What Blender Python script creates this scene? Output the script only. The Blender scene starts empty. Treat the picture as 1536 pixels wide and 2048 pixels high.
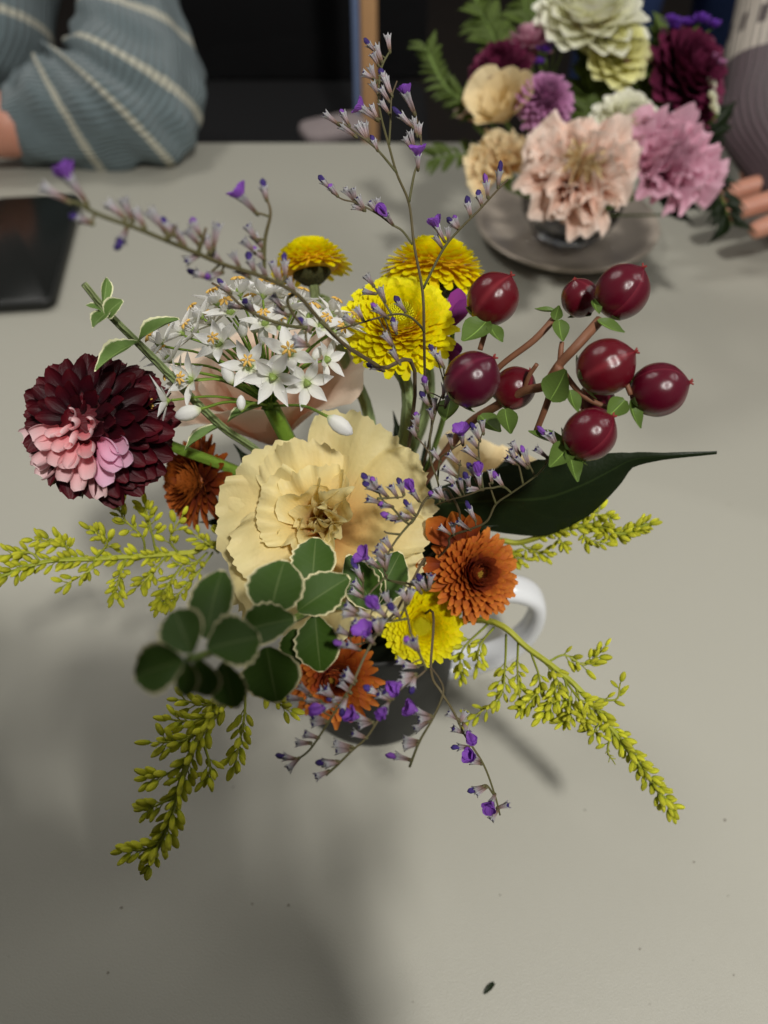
import bpy, math, random
from mathutils import Vector, Matrix, noise
R = math.radians
rnd = random.Random(7)
SC = bpy.context.scene
COL = SC.collection

# ------------------------------------------------------------------ camera
F = 1600.0                      # focal length in photograph pixels (1536 x 2048)
PITCH = R(50)
CAM = Vector((0, 0, 0.40))
FW = Vector((0, math.cos(PITCH), -math.sin(PITCH)))
UP = Vector((0, math.sin(PITCH), math.cos(PITCH)))
RT = Vector((1, 0, 0))
cd = bpy.data.cameras.new('camera'); cam = bpy.data.objects.new('camera', cd); COL.objects.link(cam)
cam.location = CAM; cam.rotation_euler = (R(90) - PITCH, 0, 0)
cd.sensor_fit = 'VERTICAL'; cd.sensor_height = 36; cd.lens = F / 2048 * 36
cd.clip_start = 0.01; cd.clip_end = 50
cd.dof.use_dof = True; cd.dof.focus_distance = 0.262; cd.dof.aperture_fstop = 8.0
SC.camera = cam
SC.render.resolution_x = 768; SC.render.resolution_y = 1024

# ------------------------------------------------------------------ light
w = bpy.data.worlds.new('World'); SC.world = w; w.use_nodes = True
w.node_tree.nodes['Background'].inputs[0].default_value = (1.0, 0.97, 0.93, 1)
w.node_tree.nodes['Background'].inputs[1].default_value = 0.14
def area(name, loc, target, sx, sy, power, col):
    l = bpy.data.lights.new(name, 'AREA'); l.shape = 'RECTANGLE'; l.size = sx; l.size_y = sy
    l.energy = power; l.color = col
    o = bpy.data.objects.new(name, l); COL.objects.link(o); o.location = loc
    o.rotation_euler = (Vector(target) - Vector(loc)).to_track_quat('-Z', 'Y').to_euler()
    return o
area('ceiling_lamp_behind', (0.42, -0.72, 1.75), (0, 0.3, 0), 0.13, 0.13, 28, (1, 0.97, 0.92))
area('ceiling_lamp_ahead', (-0.9, 1.3, 1.9), (0, 0.4, 0), 0.4, 0.4, 10, (1, 0.97, 0.92))
area('ceiling_lamp_right', (1.7, 0.7, 1.9), (0, 0.4, 0), 0.4, 0.4, 9, (1, 0.98, 0.95))
SC.view_settings.view_transform = 'Standard'; SC.view_settings.look = 'None'
SC.view_settings.exposure = 0.1; SC.view_settings.gamma = 1.0
SC.render.engine = 'CYCLES'
SC.cycles.max_bounces = 8; SC.cycles.transparent_max_bounces = 8
SC.cycles.caustics_reflective = False; SC.cycles.caustics_refractive = False
SC.cycles.sample_clamp_indirect = 6
SC.cycles.use_denoising = True

def P(u, v, d):
    """a point of the place: d metres in front of the lens along the line of sight through (u, v)"""
    return CAM + d * (FW + RT * ((u - 768) / F) + UP * ((1024 - v) / F))
def PX(d): return d / F          # metres per pixel at depth d
def on_table(u, v, z=0.0):
    k = FW + RT * ((u - 768) / F) + UP * ((1024 - v) / F)
    return CAM + k * ((z - CAM.z) / k.z)

# ------------------------------------------------------------------ materials
def lin(c):
    return tuple(((x / 255) / 12.92 if x / 255 <= .04045 else ((x / 255 + .055) / 1.055) ** 2.4) for x in c[:3]) + (1,)
def A(r, g, b, k=1.25):           # base colour of a surface that reads r,g,b in room light
    l = lin((r, g, b)); return tuple(min(.88, x * k) for x in l[:3]) + (1,)
class NT:
    def __init__(s, name):
        s.m = bpy.data.materials.new(name); s.m.use_nodes = True; s.t = s.m.node_tree
        s.n = s.t.nodes; s.b = s.n['Principled BSDF']; s.out = s.n['Material Output']
    def add(s, ty, **kw):
        x = s.n.new(ty)
        for k, v in kw.items(): setattr(x, k, v)
        return x
    def l(s, a, b): s.t.links.new(a, b)
    def ramp(s, fac, stops):
        r = s.add('ShaderNodeValToRGB'); e = r.color_ramp.elements
        while len(e) < len(stops): e.new(0.5)
        for i, (p, c) in enumerate(stops): e[i].position = p; e[i].color = c
        s.l(fac, r.inputs[0]); return r.outputs[0]
    def mix(s, fac, a, b, mode='MIX'):
        x = s.add('ShaderNodeMix', data_type='RGBA', blend_type=mode)
        for sock, v in ((x.inputs[0], fac), (x.inputs[6], a), (x.inputs[7], b)):
            if hasattr(v, 'is_linked'): s.l(v, sock)
            else: sock.default_value = v
        return x.outputs[2]
    def math(s, op, a, b=0.0, c=0.0):
        x = s.add('ShaderNodeMath', operation=op)
        for i, v in enumerate((a, b, c)):
            if hasattr(v, 'is_linked'): s.l(v, x.inputs[i])
            else: x.inputs[i].default_value = v
        return x.outputs[0]
    def noise(s, scale, vec=None, detail=3, rough=.55):
        x = s.add('ShaderNodeTexNoise'); x.inputs['Scale'].default_value = scale
        x.inputs['Detail'].default_value = detail; x.inputs['Roughness'].default_value = rough
        if vec is None: vec = s.add('ShaderNodeTexCoord').outputs['Object']
        s.l(vec, x.inputs['Vector']); return x.outputs['Fac']
    def uv(s):
        t = s.add('ShaderNodeTexCoord'); x = s.add('ShaderNodeSeparateXYZ'); s.l(t.outputs['UV'], x.inputs[0])
        return x.outputs[0], x.outputs[1]
    def bump(s, h, strength, dist=.001):
        x = s.add('ShaderNodeBump'); x.inputs['Strength'].default_value = strength
        x.inputs['Distance'].default_value = dist; s.l(h, x.inputs['Height']); s.l(x.outputs[0], s.b.inputs['Normal'])
        return x.outputs[0]
    def translucent(s, col, amt):
        t = s.add('ShaderNodeBsdfTranslucent'); mx = s.add('ShaderNodeMixShader'); mx.inputs[0].default_value = amt
        if hasattr(col, 'is_linked'): s.l(col, t.inputs[0])
        else: t.inputs[0].default_value = col
        s.l(s.b.outputs[0], mx.inputs[1]); s.l(t.outputs[0], mx.inputs[2]); s.l(mx.outputs[0], s.out.inputs[0])
def petal_mat(name, stops, rough=.55, trans=.25, vein=14, var=.18, back=None, spec=.3, veinamt=.12, mott=None, crk=0):
    k = NT(name); u, v = k.uv()
    c = k.ramp(v, stops)
    if mott:
        f = k.noise(mott[0]); f = k.math('MULTIPLY', k.math('SUBTRACT', f, .45), mott[1]); f = k.math('MAXIMUM', f, 0.0); c = k.mix(f, c, mott[2])
    oi = k.add('ShaderNodeObjectInfo')
    hv = k.add('ShaderNodeHueSaturation'); k.l(c, hv.inputs['Color'])
    k.l(k.math('ADD', k.math('MULTIPLY', oi.outputs['Random'], var * 2), 1 - var), hv.inputs['Value']); c = hv.outputs[0]
    if back:
        g = k.add('ShaderNodeNewGeometry'); c = k.mix(g.outputs['Backfacing'], c, back)
    k.l(c, k.b.inputs['Base Color']); k.b.inputs['Roughness'].default_value = rough
    k.b.inputs['Specular IOR Level'].default_value = spec
    if vein:
        wv = k.math('SINE', k.math('ADD', k.math('MULTIPLY', u, vein * 6.28), k.math('MULTIPLY', k.noise(300), 4)))
        if crk: wv = k.math('ADD', k.math('MULTIPLY', wv, .12), k.math('MULTIPLY', k.noise(170, None, 4, .65), crk))
        k.bump(wv, veinamt, .0006)
    k.translucent(c, trans)
    return k.m
def plain(name, c, rough=.5, var=.12, nscale=120, bump=.15, spec=.4, metal=0, trans=0, bdist=.0005):
    k = NT(name); f = k.noise(nscale)
    hv = k.add('ShaderNodeHueSaturation'); hv.inputs['Color'].default_value = c
    k.l(k.math('ADD', k.math('MULTIPLY', f, var * 2), 1 - var), hv.inputs['Value'])
    k.l(hv.outputs[0], k.b.inputs['Base Color']); k.b.inputs['Roughness'].default_value = rough
    k.b.inputs['Specular IOR Level'].default_value = spec; k.b.inputs['Metallic'].default_value = metal
    if bump: k.bump(f, bump, bdist)
    if trans: k.translucent(hv.outputs[0], trans)
    return k.m
def leaf_mat(name, green, back, margin=None, rough=.4, mw=.13, rib=None):
    k = NT(name); u, v = k.uv()
    e = k.math('ABSOLUTE', k.math('SUBTRACT', k.math('MULTIPLY', u, 2), 1))
    n1 = k.noise(260); n2 = k.noise(900)
    g = k.mix(k.math('MULTIPLY', n1, .7), green, tuple(x * .6 for x in green[:3]) + (1,))
    # side veins
    sv = k.math('SINE', k.math('ADD', k.math('MULTIPLY', k.math('SUBTRACT', v, k.math('MULTIPLY', e, .22)), 50), k.math('MULTIPLY', n1, 2)))
    g = k.mix(k.math('MULTIPLY', k.math('GREATER_THAN', sv, .95), .09), g, rib or tuple(x * 1.9 for x in green[:3]) + (1,))
    r = k.math('LESS_THAN', e, .035); g = k.mix(k.math('MULTIPLY', r, .75), g, rib or tuple(x * 2.5 for x in green[:3]) + (1,))
    if margin:
        t = k.math('ADD', e, k.math('MULTIPLY', k.math('SUBTRACT', n1, .5), .35))
        ends = k.math('GREATER_THAN', v, .975)
        f = k.math('MAXIMUM', k.math('GREATER_THAN', t, 1 - mw), ends)
        g = k.mix(f, g, margin)
    geo = k.add('ShaderNodeNewGeometry'); c = k.mix(geo.outputs['Backfacing'], g, back)
    k.l(c, k.b.inputs['Base Color']); k.b.inputs['Roughness'].default_value = rough
    k.b.inputs['Specular IOR Level'].default_value = .2
    k.bump(k.math('ADD', k.math('MULTIPLY', sv, .15), n2), .2, .0005); k.translucent(c, .12)
    return k.m

MT = {}
# table: grey moulded plastic, fine pebble grain, scuffs
k = NT('table_plastic'); tc = k.add('ShaderNodeTexCoord').outputs['Object']
n1 = k.noise(3.0, tc, 4); n2 = k.noise(1500, tc, 2); n3 = k.noise(28, tc, 5, .7)
c = k.mix(n1, A(159, 157, 146, 1.26), A(150, 149, 138, 1.26))
c = k.mix(k.math('MULTIPLY', k.math('GREATER_THAN', n3, .70), .35), c, A(124, 120, 108, 1.2))
k.l(c, k.b.inputs['Base Color']); k.b.inputs['Roughness'].default_value = .42; k.b.inputs['Specular IOR Level'].default_value = .4
k.l(k.math('ADD', .34, k.math('MULTIPLY', n1, .2)), k.b.inputs['Roughness']); k.bump(n2, .5, .0005); MT['table'] = k.m
MT['charcoal'] = plain('charcoal_stoneware', (.017, .018, .016, 1), .55, .15, 300, .05, .3)
MT['white_glaze'] = plain('white_glaze', (.78, .80, .82, 1), .18, .04, 40, 0, .5)
MT['soil'] = plain('wet_foam', (.02, .03, .012, 1), .9)
MT['stem'] = petal_mat('green_stem', [(0, A(96, 118, 50)), (1, A(104, 128, 62))], .5, .05, 3, .15, veinamt=.5)
MT['pale_stem'] = petal_mat('pale_green_stem', [(0, A(126, 138, 92)), (1, A(128, 146, 98))], .55, .05, 4, .1, veinamt=.8)
MT['chive_stem'] = petal_mat('chive_stem', [(0, A(86, 116, 36)), (1, A(120, 146, 60))], .4, .1, 3, .12, veinamt=.4)
MT['yellow'] = petal_mat('yellow_petal', [(0, A(206, 150, 0)), (.45, A(244, 196, 0)), (1, A(252, 214, 4))], .5, .3, 5, .1, veinamt=.3)
MT['yellow_disc'] = petal_mat('yellow_green_floret', [(0, A(130, 140, 14)), (.6, A(190, 188, 20)), (1, A(222, 210, 30))], .5, .2, 0, .1)
MT['yellow_core'] = plain('yellow_core', A(190, 150, 0), .7)
MT['bronze'] = petal_mat('bronze_petal', [(0, A(92, 32, 16)), (.4, A(150, 68, 26)), (.8, A(182, 100, 38)), (1, A(200, 124, 46))], .5, .25, 4, .15, back=A(186, 100, 36), veinamt=.35)
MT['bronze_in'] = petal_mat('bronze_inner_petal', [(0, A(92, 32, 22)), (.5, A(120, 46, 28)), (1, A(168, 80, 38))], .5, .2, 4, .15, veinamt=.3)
MT['bronze_dark'] = petal_mat('dark_bronze_petal', [(0, A(64, 20, 12)), (.5, A(110, 44, 18)), (1, A(160, 84, 26))], .55, .25, 4, .2, back=A(150, 80, 26), veinamt=.35)
MT['bronze_disc'] = petal_mat('bronze_floret', [(0, A(150, 140, 40)), (1, A(150, 110, 40))], .6, .1, 0)
MT['burgundy'] = petal_mat('burgundy_petal', [(0, A(22, 3, 8)), (.6, A(54, 8, 18)), (1, A(74, 12, 20))], .42, .12, 6, .3, spec=.3, veinamt=.25)
MT['dahlia_pink'] = petal_mat('pink_dahlia_petal', [(0, A(214, 120, 128)), (.5, A(234, 168, 170)), (1, A(240, 190, 192))], .5, .3, 5, .06, veinamt=.12)
MT['dahlia_lilac'] = petal_mat('lilac_pink_dahlia_petal', [(0, A(196, 120, 146)), (.5, A(222, 170, 192)), (1, A(226, 184, 206))], .5, .3, 5, .06, veinamt=.12)
MT['peach'] = petal_mat('apricot_petal', [(0, (.52, .17, .03, 1)), (.3, (.85, .56, .20, 1)), (.58, (.88, .73, .32, 1)), (1, (.88, .785, .42, 1))], .5, .35, 22, .05, veinamt=.25, crk=4, mott=(55, .6, (.84, .54, .2, 1)))
MT['rose'] = petal_mat('blush_rose_petal', [(0, A(170, 126, 80)), (.3, A(216, 172, 144)), (1, A(232, 204, 186))], .5, .3, 10, .05, veinamt=.3, crk=4, mott=(30, .8, A(206, 150, 118)))
MT['cream'] = petal_mat('cream_petal', [(0, A(206, 186, 140)), (.4, A(230, 218, 190)), (1, A(236, 228, 206))], .55, .25, 8, .08, veinamt=.15)
MT['cream_rose'] = petal_mat('cream_rose_petal', [(0, A(180, 150, 100)), (.4, A(208, 188, 140)), (1, A(218, 200, 158))], .55, .25, 8, .08, veinamt=.15)
MT['white_green'] = petal_mat('greenish_white_petal', [(0, A(150, 156, 70)), (.5, A(204, 200, 130)), (1, A(226, 218, 168))], .55, .25, 8, .1, veinamt=.15)
MT['carn_peach'] = petal_mat('peach_carnation_petal', [(0, A(176, 110, 76)), (.5, A(216, 162, 134)), (1, A(236, 202, 190))], .6, .25, 18, .1, veinamt=.25)
MT['carn_tan'] = petal_mat('tan_petal', [(0, A(150, 94, 44)), (.6, A(216, 176, 124)), (1, A(230, 204, 166))], .6, .25, 18, .1, veinamt=.25)
MT['carn_mauve'] = petal_mat('mauve_carnation_petal', [(0, A(128, 62, 74)), (.5, A(182, 124, 146)), (1, A(208, 166, 182))], .6, .25, 18, .1, veinamt=.25)
MT['lilac'] = petal_mat('lilac_petal', [(0, A(120, 62, 98)), (.5, A(158, 100, 140)), (1, A(184, 134, 172))], .6, .25, 6, .12, veinamt=.2)
MT['bg_burg'] = petal_mat('wine_petal', [(0, A(40, 8, 22)), (.6, A(82, 26, 50)), (1, A(104, 36, 66))], .5, .15, 6, .25, veinamt=.2)
MT['purple'] = petal_mat('purple_petal', [(0, A(70, 34, 120)), (1, A(110, 62, 168))], .6, .25, 6, .2, veinamt=.2)
MT['magenta'] = petal_mat('magenta_petal', [(0, A(100, 30, 90)), (1, A(140, 56, 140))], .6, .25, 6, .2, veinamt=.2)
MT['chive'] = petal_mat('white_tepal', [(0, A(196, 206, 150)), (.25, A(226, 226, 212)), (1, A(238, 236, 232))], .5, .3, 3, .04, veinamt=.3)
MT['anther'] = plain('tan_anther', A(196, 158, 78), .7)
MT['ovary'] = plain('green_ovary', A(120, 140, 70), .4)
MT['calyx'] = petal_mat('lavender_calyx', [(0, A(112, 84, 58)), (.16, A(160, 130, 112, 1.3)), (.36, A(200, 182, 186, 1.4)), (.5, A(236, 230, 236, 1.4)), (.66, A(240, 236, 240, 1.4)), (.8, A(150, 130, 170)), (1, A(90, 70, 120))], .65, .3, 5, .22, veinamt=.8)
MT['corolla'] = petal_mat('violet_corolla', [(0, A(206, 166, 206)), (.35, A(138, 86, 178)), (1, A(128, 74, 174))], .5, .3, 5, .15, veinamt=.4)
MT['corolla_dark'] = petal_mat('dark_violet_bud', [(0, A(120, 90, 160)), (.4, A(66, 50, 116)), (1, A(50, 40, 98))], .5, .15, 4, .25, veinamt=.5)
MT['lav_stem'] = petal_mat('olive_thin_stem', [(0, A(78, 78, 46)), (1, A(82, 68, 50))], .6, 0, 2, .1, veinamt=.3)
MT['gold_bud'] = petal_mat('goldenrod_bud', [(0, A(142, 156, 32, 1.8)), (.5, A(192, 196, 46, 2.2)), (1, A(216, 212, 56, 2.2))], .5, .3, 5, .2, veinamt=.6)
MT['gold_stem'] = petal_mat('goldenrod_stem', [(0, A(128, 140, 46)), (1, A(160, 160, 60))], .5, .05, 3, .1, veinamt=.4)
MT['vari'] = leaf_mat('variegated_leaf', A(54, 78, 26, 1.4), A(110, 130, 84), A(206, 198, 156), .42, .085, rib=A(88, 104, 58))
MT['vari_lt'] = leaf_mat('light_variegated_leaf', A(96, 122, 62, 1.3), A(120, 144, 92), A(222, 218, 178), .45, .16, rib=A(140, 160, 100))
MT['dark_leaf'] = leaf_mat('dark_green_leaf', A(26, 36, 18, 1.3), A(60, 74, 40), None, .35, rib=A(40, 52, 26))
MT['olive_leaf'] = leaf_mat('small_green_leaf', A(86, 108, 50, 1.25), A(110, 128, 76), None, .35)
MT['fern'] = leaf_mat('fern_leaf', A(76, 92, 40, 1.2), A(80, 96, 50), None, .55)
MT['wood_stem'] = plain('woody_brown_stem', A(112, 74, 52), .6, .3, 240, .5)
MT['calyx_green'] = plain('dark_green_bracts', A(50, 50, 26), .8, .6, 420, 1, .2, bdist=.002)
k = NT('berry_skin'); u, v = k.uv(); n = k.noise(70); st = k.noise(420, detail=5)
c = k.mix(n, A(92, 10, 22, 1.2), A(64, 8, 24, 1.2))
f = k.math('POWER', k.math('ABSOLUTE', k.math('COSINE', k.math('MULTIPLY', u, 9.4248))), 60)
c = k.mix(k.math('MULTIPLY', f, .3), c, A(140, 50, 60)); c = k.mix(k.math('MULTIPLY', k.math('LESS_THAN', v, .2), .25), c, A(130, 60, 40))
oi = k.add('ShaderNodeObjectInfo'); hv = k.add('ShaderNodeHueSaturation'); k.l(c, hv.inputs['Color']); k.l(k.math('ADD', .6, k.math('MULTIPLY', oi.outputs['Random'], .5)), hv.inputs['Value']); k.l(k.math('ADD', .474, k.math('MULTIPLY', oi.outputs['Random'], .03)), hv.inputs['Hue']); c = hv.outputs[0]
c = k.mix(k.math('MULTIPLY', k.math('GREATER_THAN', k.noise(230, detail=6), .66), .35), c, A(150, 70, 60))
k.l(c, k.b.inputs['Base Color']); k.b.inputs['Roughness'].default_value = .2; k.b.inputs['Specular IOR Level'].default_value = .55
k.l(k.math('ADD', .14, k.math('MULTIPLY', st, .16)), k.b.inputs['Roughness']); k.bump(k.math('ADD', st, k.math('MULTIPLY', f, .8)), .12, .0006)
MT['berry'] = k.m
MT['berry_tip'] = plain('berry_tip', A(120, 40, 36), .6)
MT['phone'] = plain('black_phone_glass', (.006, .007, .006, 1), .22, .05, 50, 0, .3)
MT['phone_edge'] = plain('black_phone_case', (.010, .011, .010, 1), .45, .1, 300, .1)
MT['pewter'] = plain('tarnished_silver', A(184, 172, 158), .28, .25, 60, .1, .5, .45)
k = NT('clear_glass'); k.b.inputs['Transmission Weight'].default_value = 1; k.b.inputs['Roughness'].default_value = .03
k.b.inputs['Base Color'].default_value = (.95, .97, .97, 1); k.b.inputs['IOR'].default_value = 1.45; MT['glass'] = k.m
k = NT('skin'); n = k.noise(60); c = k.mix(n, A(188, 136, 114), A(160, 106, 88)); k.l(c, k.b.inputs['Base Color'])
k.b.inputs['Roughness'].default_value = .5; k.b.inputs['Subsurface Weight'].default_value = .15; k.b.inputs['Subsurface Radius'].default_value = (.01, .004, .002)
k.bump(k.noise(500), .15, .001); MT['skin'] = k.m
def knit(name, base, stripe, sts, ribs, rows, extra=None):
    k = NT(name); u, v = k.uv(); n = k.noise(90); n2 = k.noise(1200)
    c = k.mix(n, base, tuple(x * .72 for x in base[:3]) + (1,))
    vv = k.math('ADD', v, k.math('MULTIPLY', k.math('SUBTRACT', k.noise(160), .5), .012))
    for p, wd in sts:
        c = k.mix(k.math('LESS_THAN', k.math('ABSOLUTE', k.math('SUBTRACT', vv, p)), wd), c, stripe)
    if extra: c = extra(k, u, v, c)
    rb = k.math('SINE', k.math('MULTIPLY', u, ribs * 6.283)); rw = k.math('SINE', k.math('MULTIPLY', v, rows * 6.283))
    rb2 = rb
    c = k.mix(k.math('MULTIPLY', k.math('LESS_THAN', rb, -.2), .42), c, tuple(x * .35 for x in base[:3]) + (1,))
    k.l(c, k.b.inputs['Base Color']); k.b.inputs['Roughness'].default_value = .95; k.b.inputs['Specular IOR Level'].default_value = .1
    k.b.inputs['Sheen Weight'].default_value = .25
    k.bump(k.math('ADD', rb2, k.math('MULTIPLY', n2, 1.5)), .7, .003); return k.m
MT['denim'] = plain('blue_denim', A(38, 56, 96, 1.1), .9, .35, 40, .4)
MT['black_cloth'] = plain('black_fabric', (.004, .004, .005, 1), .9, .3, 100, .2)
MT['black_frame'] = plain('black_metal', (.012, .012, .011, 1), .5)
MT['grey_cloth'] = plain('pale_grey_fabric', A(130, 120, 120, 1.3), .9, .15, 60, .3)
MT['lit_wood'] = plain('pale_wood', A(206, 160, 112, 1.0), .6, .15, 12, .2)
MT['blue_paint'] = plain('pale_blue_paint', A(130, 150, 190, .8), .5)
k = NT('dark_floor_boards'); tc = k.add('ShaderNodeTexCoord').outputs['Object']; n = k.noise(6, tc)
c = k.mix(n, (.022, .013, .008, 1), (.010, .007, .005, 1)); k.l(c, k.b.inputs['Base Color']); k.b.inputs['Roughness'].default_value = .6; MT['floor'] = k.m
MT['navy'] = plain('navy_jumper', (.02, .024, .04, 1), .95, .2, 80, .3)
MT['hair'] = plain('brown_hair', (.03, .018, .01, 1), .6, .3, 200, .5)

# ------------------------------------------------------------------ mesh helpers
class MB:
    def __init__(s): s.v = []; s.f = []; s.uv = []
    def add(s, vs, fs, uvs, M=None):
        o = len(s.v)
        s.v += [tuple(M @ Vector(p)) if M else tuple(p) for p in vs]; s.uv += list(uvs)
        s.f += [tuple(i + o for i in f) for f in fs]
    def mesh(s, name, smooth=True):
        m = bpy.data.meshes.new(name); m.from_pydata(s.v, [], s.f)
        ul = m.uv_layers.new(name='UVMap'); buf = [0.0] * (2 * len(m.loops))
        for i, lp in enumerate(m.loops): buf[2 * i], buf[2 * i + 1] = s.uv[lp.vertex_index]
        ul.data.foreach_set('uv', buf)
        if smooth: m.polygons.foreach_set('use_smooth', [True] * len(m.polygons))
        m.update(); return m
def grid(ns, nt, fn):
    vs = []; uv = []; fs = []
    for i in range(ns + 1):
        for j in range(nt + 1):
            s, t = i / ns, -1 + 2 * j / nt
            vs.append(fn(s, t)); uv.append(((t + 1) / 2, s))
    for i in range(ns):
        for j in range(nt):
            a = i * (nt + 1) + j; fs.append((a, a + 1, a + nt + 2, a + nt + 1))
    return vs, fs, uv
def lathe(prof, seg=24, closed=True, fn=None):
    vs = []; fs = []; uv = []; n = len(prof)
    for i, (r, z) in enumerate(prof):
        for j in range(seg):
            a = 2 * math.pi * j / seg; rr = r * (fn(a, i / (n - 1)) if fn else 1)
            vs.append((rr * math.cos(a), rr * math.sin(a), z)); uv.append((j / seg, i / (n - 1)))
    for i in range(n - 1):
        for j in range(seg):
            a = i * seg + j; b = i * seg + (j + 1) % seg; fs.append((a, b, b + seg, a + seg))
    if closed: fs.append(tuple(range(seg))[::-1]); fs.append(tuple((n - 1) * seg + j for j in range(seg)))
    return vs, fs, uv
def smooth_path(pts, n=6):
    pts = [Vector(p) for p in pts]
    if len(pts) < 3: return [pts[0].lerp(pts[-1], i / n) for i in range(n + 1)]
    out = []; ext = [2 * pts[0] - pts[1]] + pts + [2 * pts[-1] - pts[-2]]
    for i in range(1, len(ext) - 2):
        a, b, c, d = ext[i - 1:i + 3]
        for j in range(n):
            t = j / n
            out.append(.5 * ((2 * b) + (c - a) * t + (2 * a - 5 * b + 4 * c - d) * t * t + (3 * b - a - 3 * c + d) * t ** 3))
    out.append(pts[-1]); return out
def tube(path, rad, seg=8):
    n = len(path); vs = []; fs = []; uv = []; T = None; N = None
    for i, p in enumerate(path):
        d = (path[min(i + 1, n - 1)] - path[max(i - 1, 0)])
        if d.length < 1e-9: d = Vector((0, 0, 1))
        d.normalize()
        if N is None: N = d.orthogonal().normalized()
        else: N = (N - d * N.dot(d)); N = N.normalized() if N.length > 1e-9 else d.orthogonal().normalized()
        B = d.cross(N); r = rad(i / (n - 1)) if callable(rad) else rad
        for j in range(seg):
            a = 2 * math.pi * j / seg; vs.append(p + (N * math.cos(a) + B * math.sin(a)) * r); uv.append((j / seg, i / (n - 1)))
    for i in range(n - 1):
        for j in range(seg):
            a = i * seg + j; b = i * seg + (j + 1) % seg; fs.append((a, b, b + seg, a + seg))
    fs.append(tuple(range(seg))[::-1]); fs.append(tuple((n - 1) * seg + j for j in range(seg)))
    return vs, fs, uv
def frame(pos, z, y=None):
    z = Vector(z).normalized(); y = Vector(y) if y is not None else UP
    x = y.cross(z)
    if x.length < 1e-5: x = RT.copy()
    x.normalize(); y = z.cross(x)
    return Matrix(((x.x, y.x, z.x, pos[0]), (x.y, y.y, z.y, pos[1]), (x.z, y.z, z.z, pos[2]), (0, 0, 0, 1)))
def axes(x, y, z, p):
    return Matrix(((x.x, y.x, z.x, p.x), (x.y, y.y, z.y, p.y), (x.z, y.z, z.z, p.z), (0, 0, 0, 1)))

# ------------------------------------------------------------------ object helpers
USED = set()
def thing(name, label, cat, loc=(0, 0, 0), group=None):
    o = bpy.data.objects.new(name, None); COL.objects.link(o); o.location = loc; o.empty_display_size = .01
    o['label'] = label; o['category'] = cat
    if group: o['group'] = group
    return o
def part(name, mesh, mat, parent=None, M=None, stuff=False, label=None):
    if mat and not mesh.materials: mesh.materials.append(MT[mat] if isinstance(mat, str) else mat)
    o = bpy.data.objects.new(name, mesh); COL.objects.link(o)
    if parent: o.parent = parent
    if M is not None: o.matrix_basis = M
    if stuff: o['kind'] = 'stuff'
    if label: o['label'] = label
    return o
def mk(name, geo, mat, parent=None, M=None, **kw):
    b = MB(); b.add(*geo); return part(name, b.mesh(name), mat, parent, M, **kw)
def tag(o, label, cat, group=None):
    o['label'] = label; o['category'] = cat
    if group: o['group'] = group
    return o
def loc_of(t): return Matrix.Translation(t.location)
def local(t, pts): return [Vector(p) - t.location for p in pts]
MESHES = {}
def cached(key, fn):
    if key not in MESHES: MESHES[key] = fn()
    return MESHES[key]

# ================================================================== SETTING
def rounded_slab(x0, x1, y0, y1, z0, z1, r, seg=6, bev=.004):
    b = MB(); rings = []
    def ring(inset, z):
        pts = []
        for cx, cy, a0 in ((x1 - r, y1 - r, 0), (x0 + r, y1 - r, 90), (x0 + r, y0 + r, 180), (x1 - r, y0 + r, 270)):
            for i in range(seg + 1):
                a = R(a0 + 90 * i / seg); pts.append((cx + (r - inset) * math.cos(a), cy + (r - inset) * math.sin(a), z))
        return pts
    rs = [ring(bev, z0), ring(0, z0 + bev), ring(0, z1 - bev), ring(bev * .3, z1 - bev * .3), ring(bev, z1)]
    n = len(rs[0]); vs = [p for q in rs for p in q]; fs = []
    for i in range(len(rs) - 1):
        for j in range(n):
            a = i * n + j; c = i * n + (j + 1) % n; fs.append((a, c, c + n, a + n))
    fs.append(tuple(range(n))[::-1]); fs.append(tuple((len(rs) - 1) * n + j for j in range(n)))
    return vs, fs, [(p[0], p[1]) for p in vs]
EDGE = on_table(768, 281).y
t = thing('folding_table', 'long grey plastic table top the bouquets stand on', 'table', (0, .25, -.74))
mk('table_top', rounded_slab(-1.0, 1.0, EDGE - .86, EDGE, -.045, 0, .03, 6, .006), 'table', t, Matrix.Translation((0, -.25, .74)))
for sx in (-.8, .8):
    for y in (EDGE - .80, EDGE - .08):
        mk('leg', tube([Vector((sx, y - .25, 0)), Vector((sx, y - .25, .695))], .014, 10), 'black_frame', t)
fl = mk('floor', grid(2, 2, lambda s, q: (q * 6, -3 + s * 11, -.745)), 'floor'); fl['kind'] = 'structure'
wl = mk('wall', grid(2, 2, lambda s, q: (q * 6, 7.2, -.745 + s * 3)), plain('dark_wall', (.03, .026, .022, 1), .8), None); wl['kind'] = 'structure'

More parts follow.
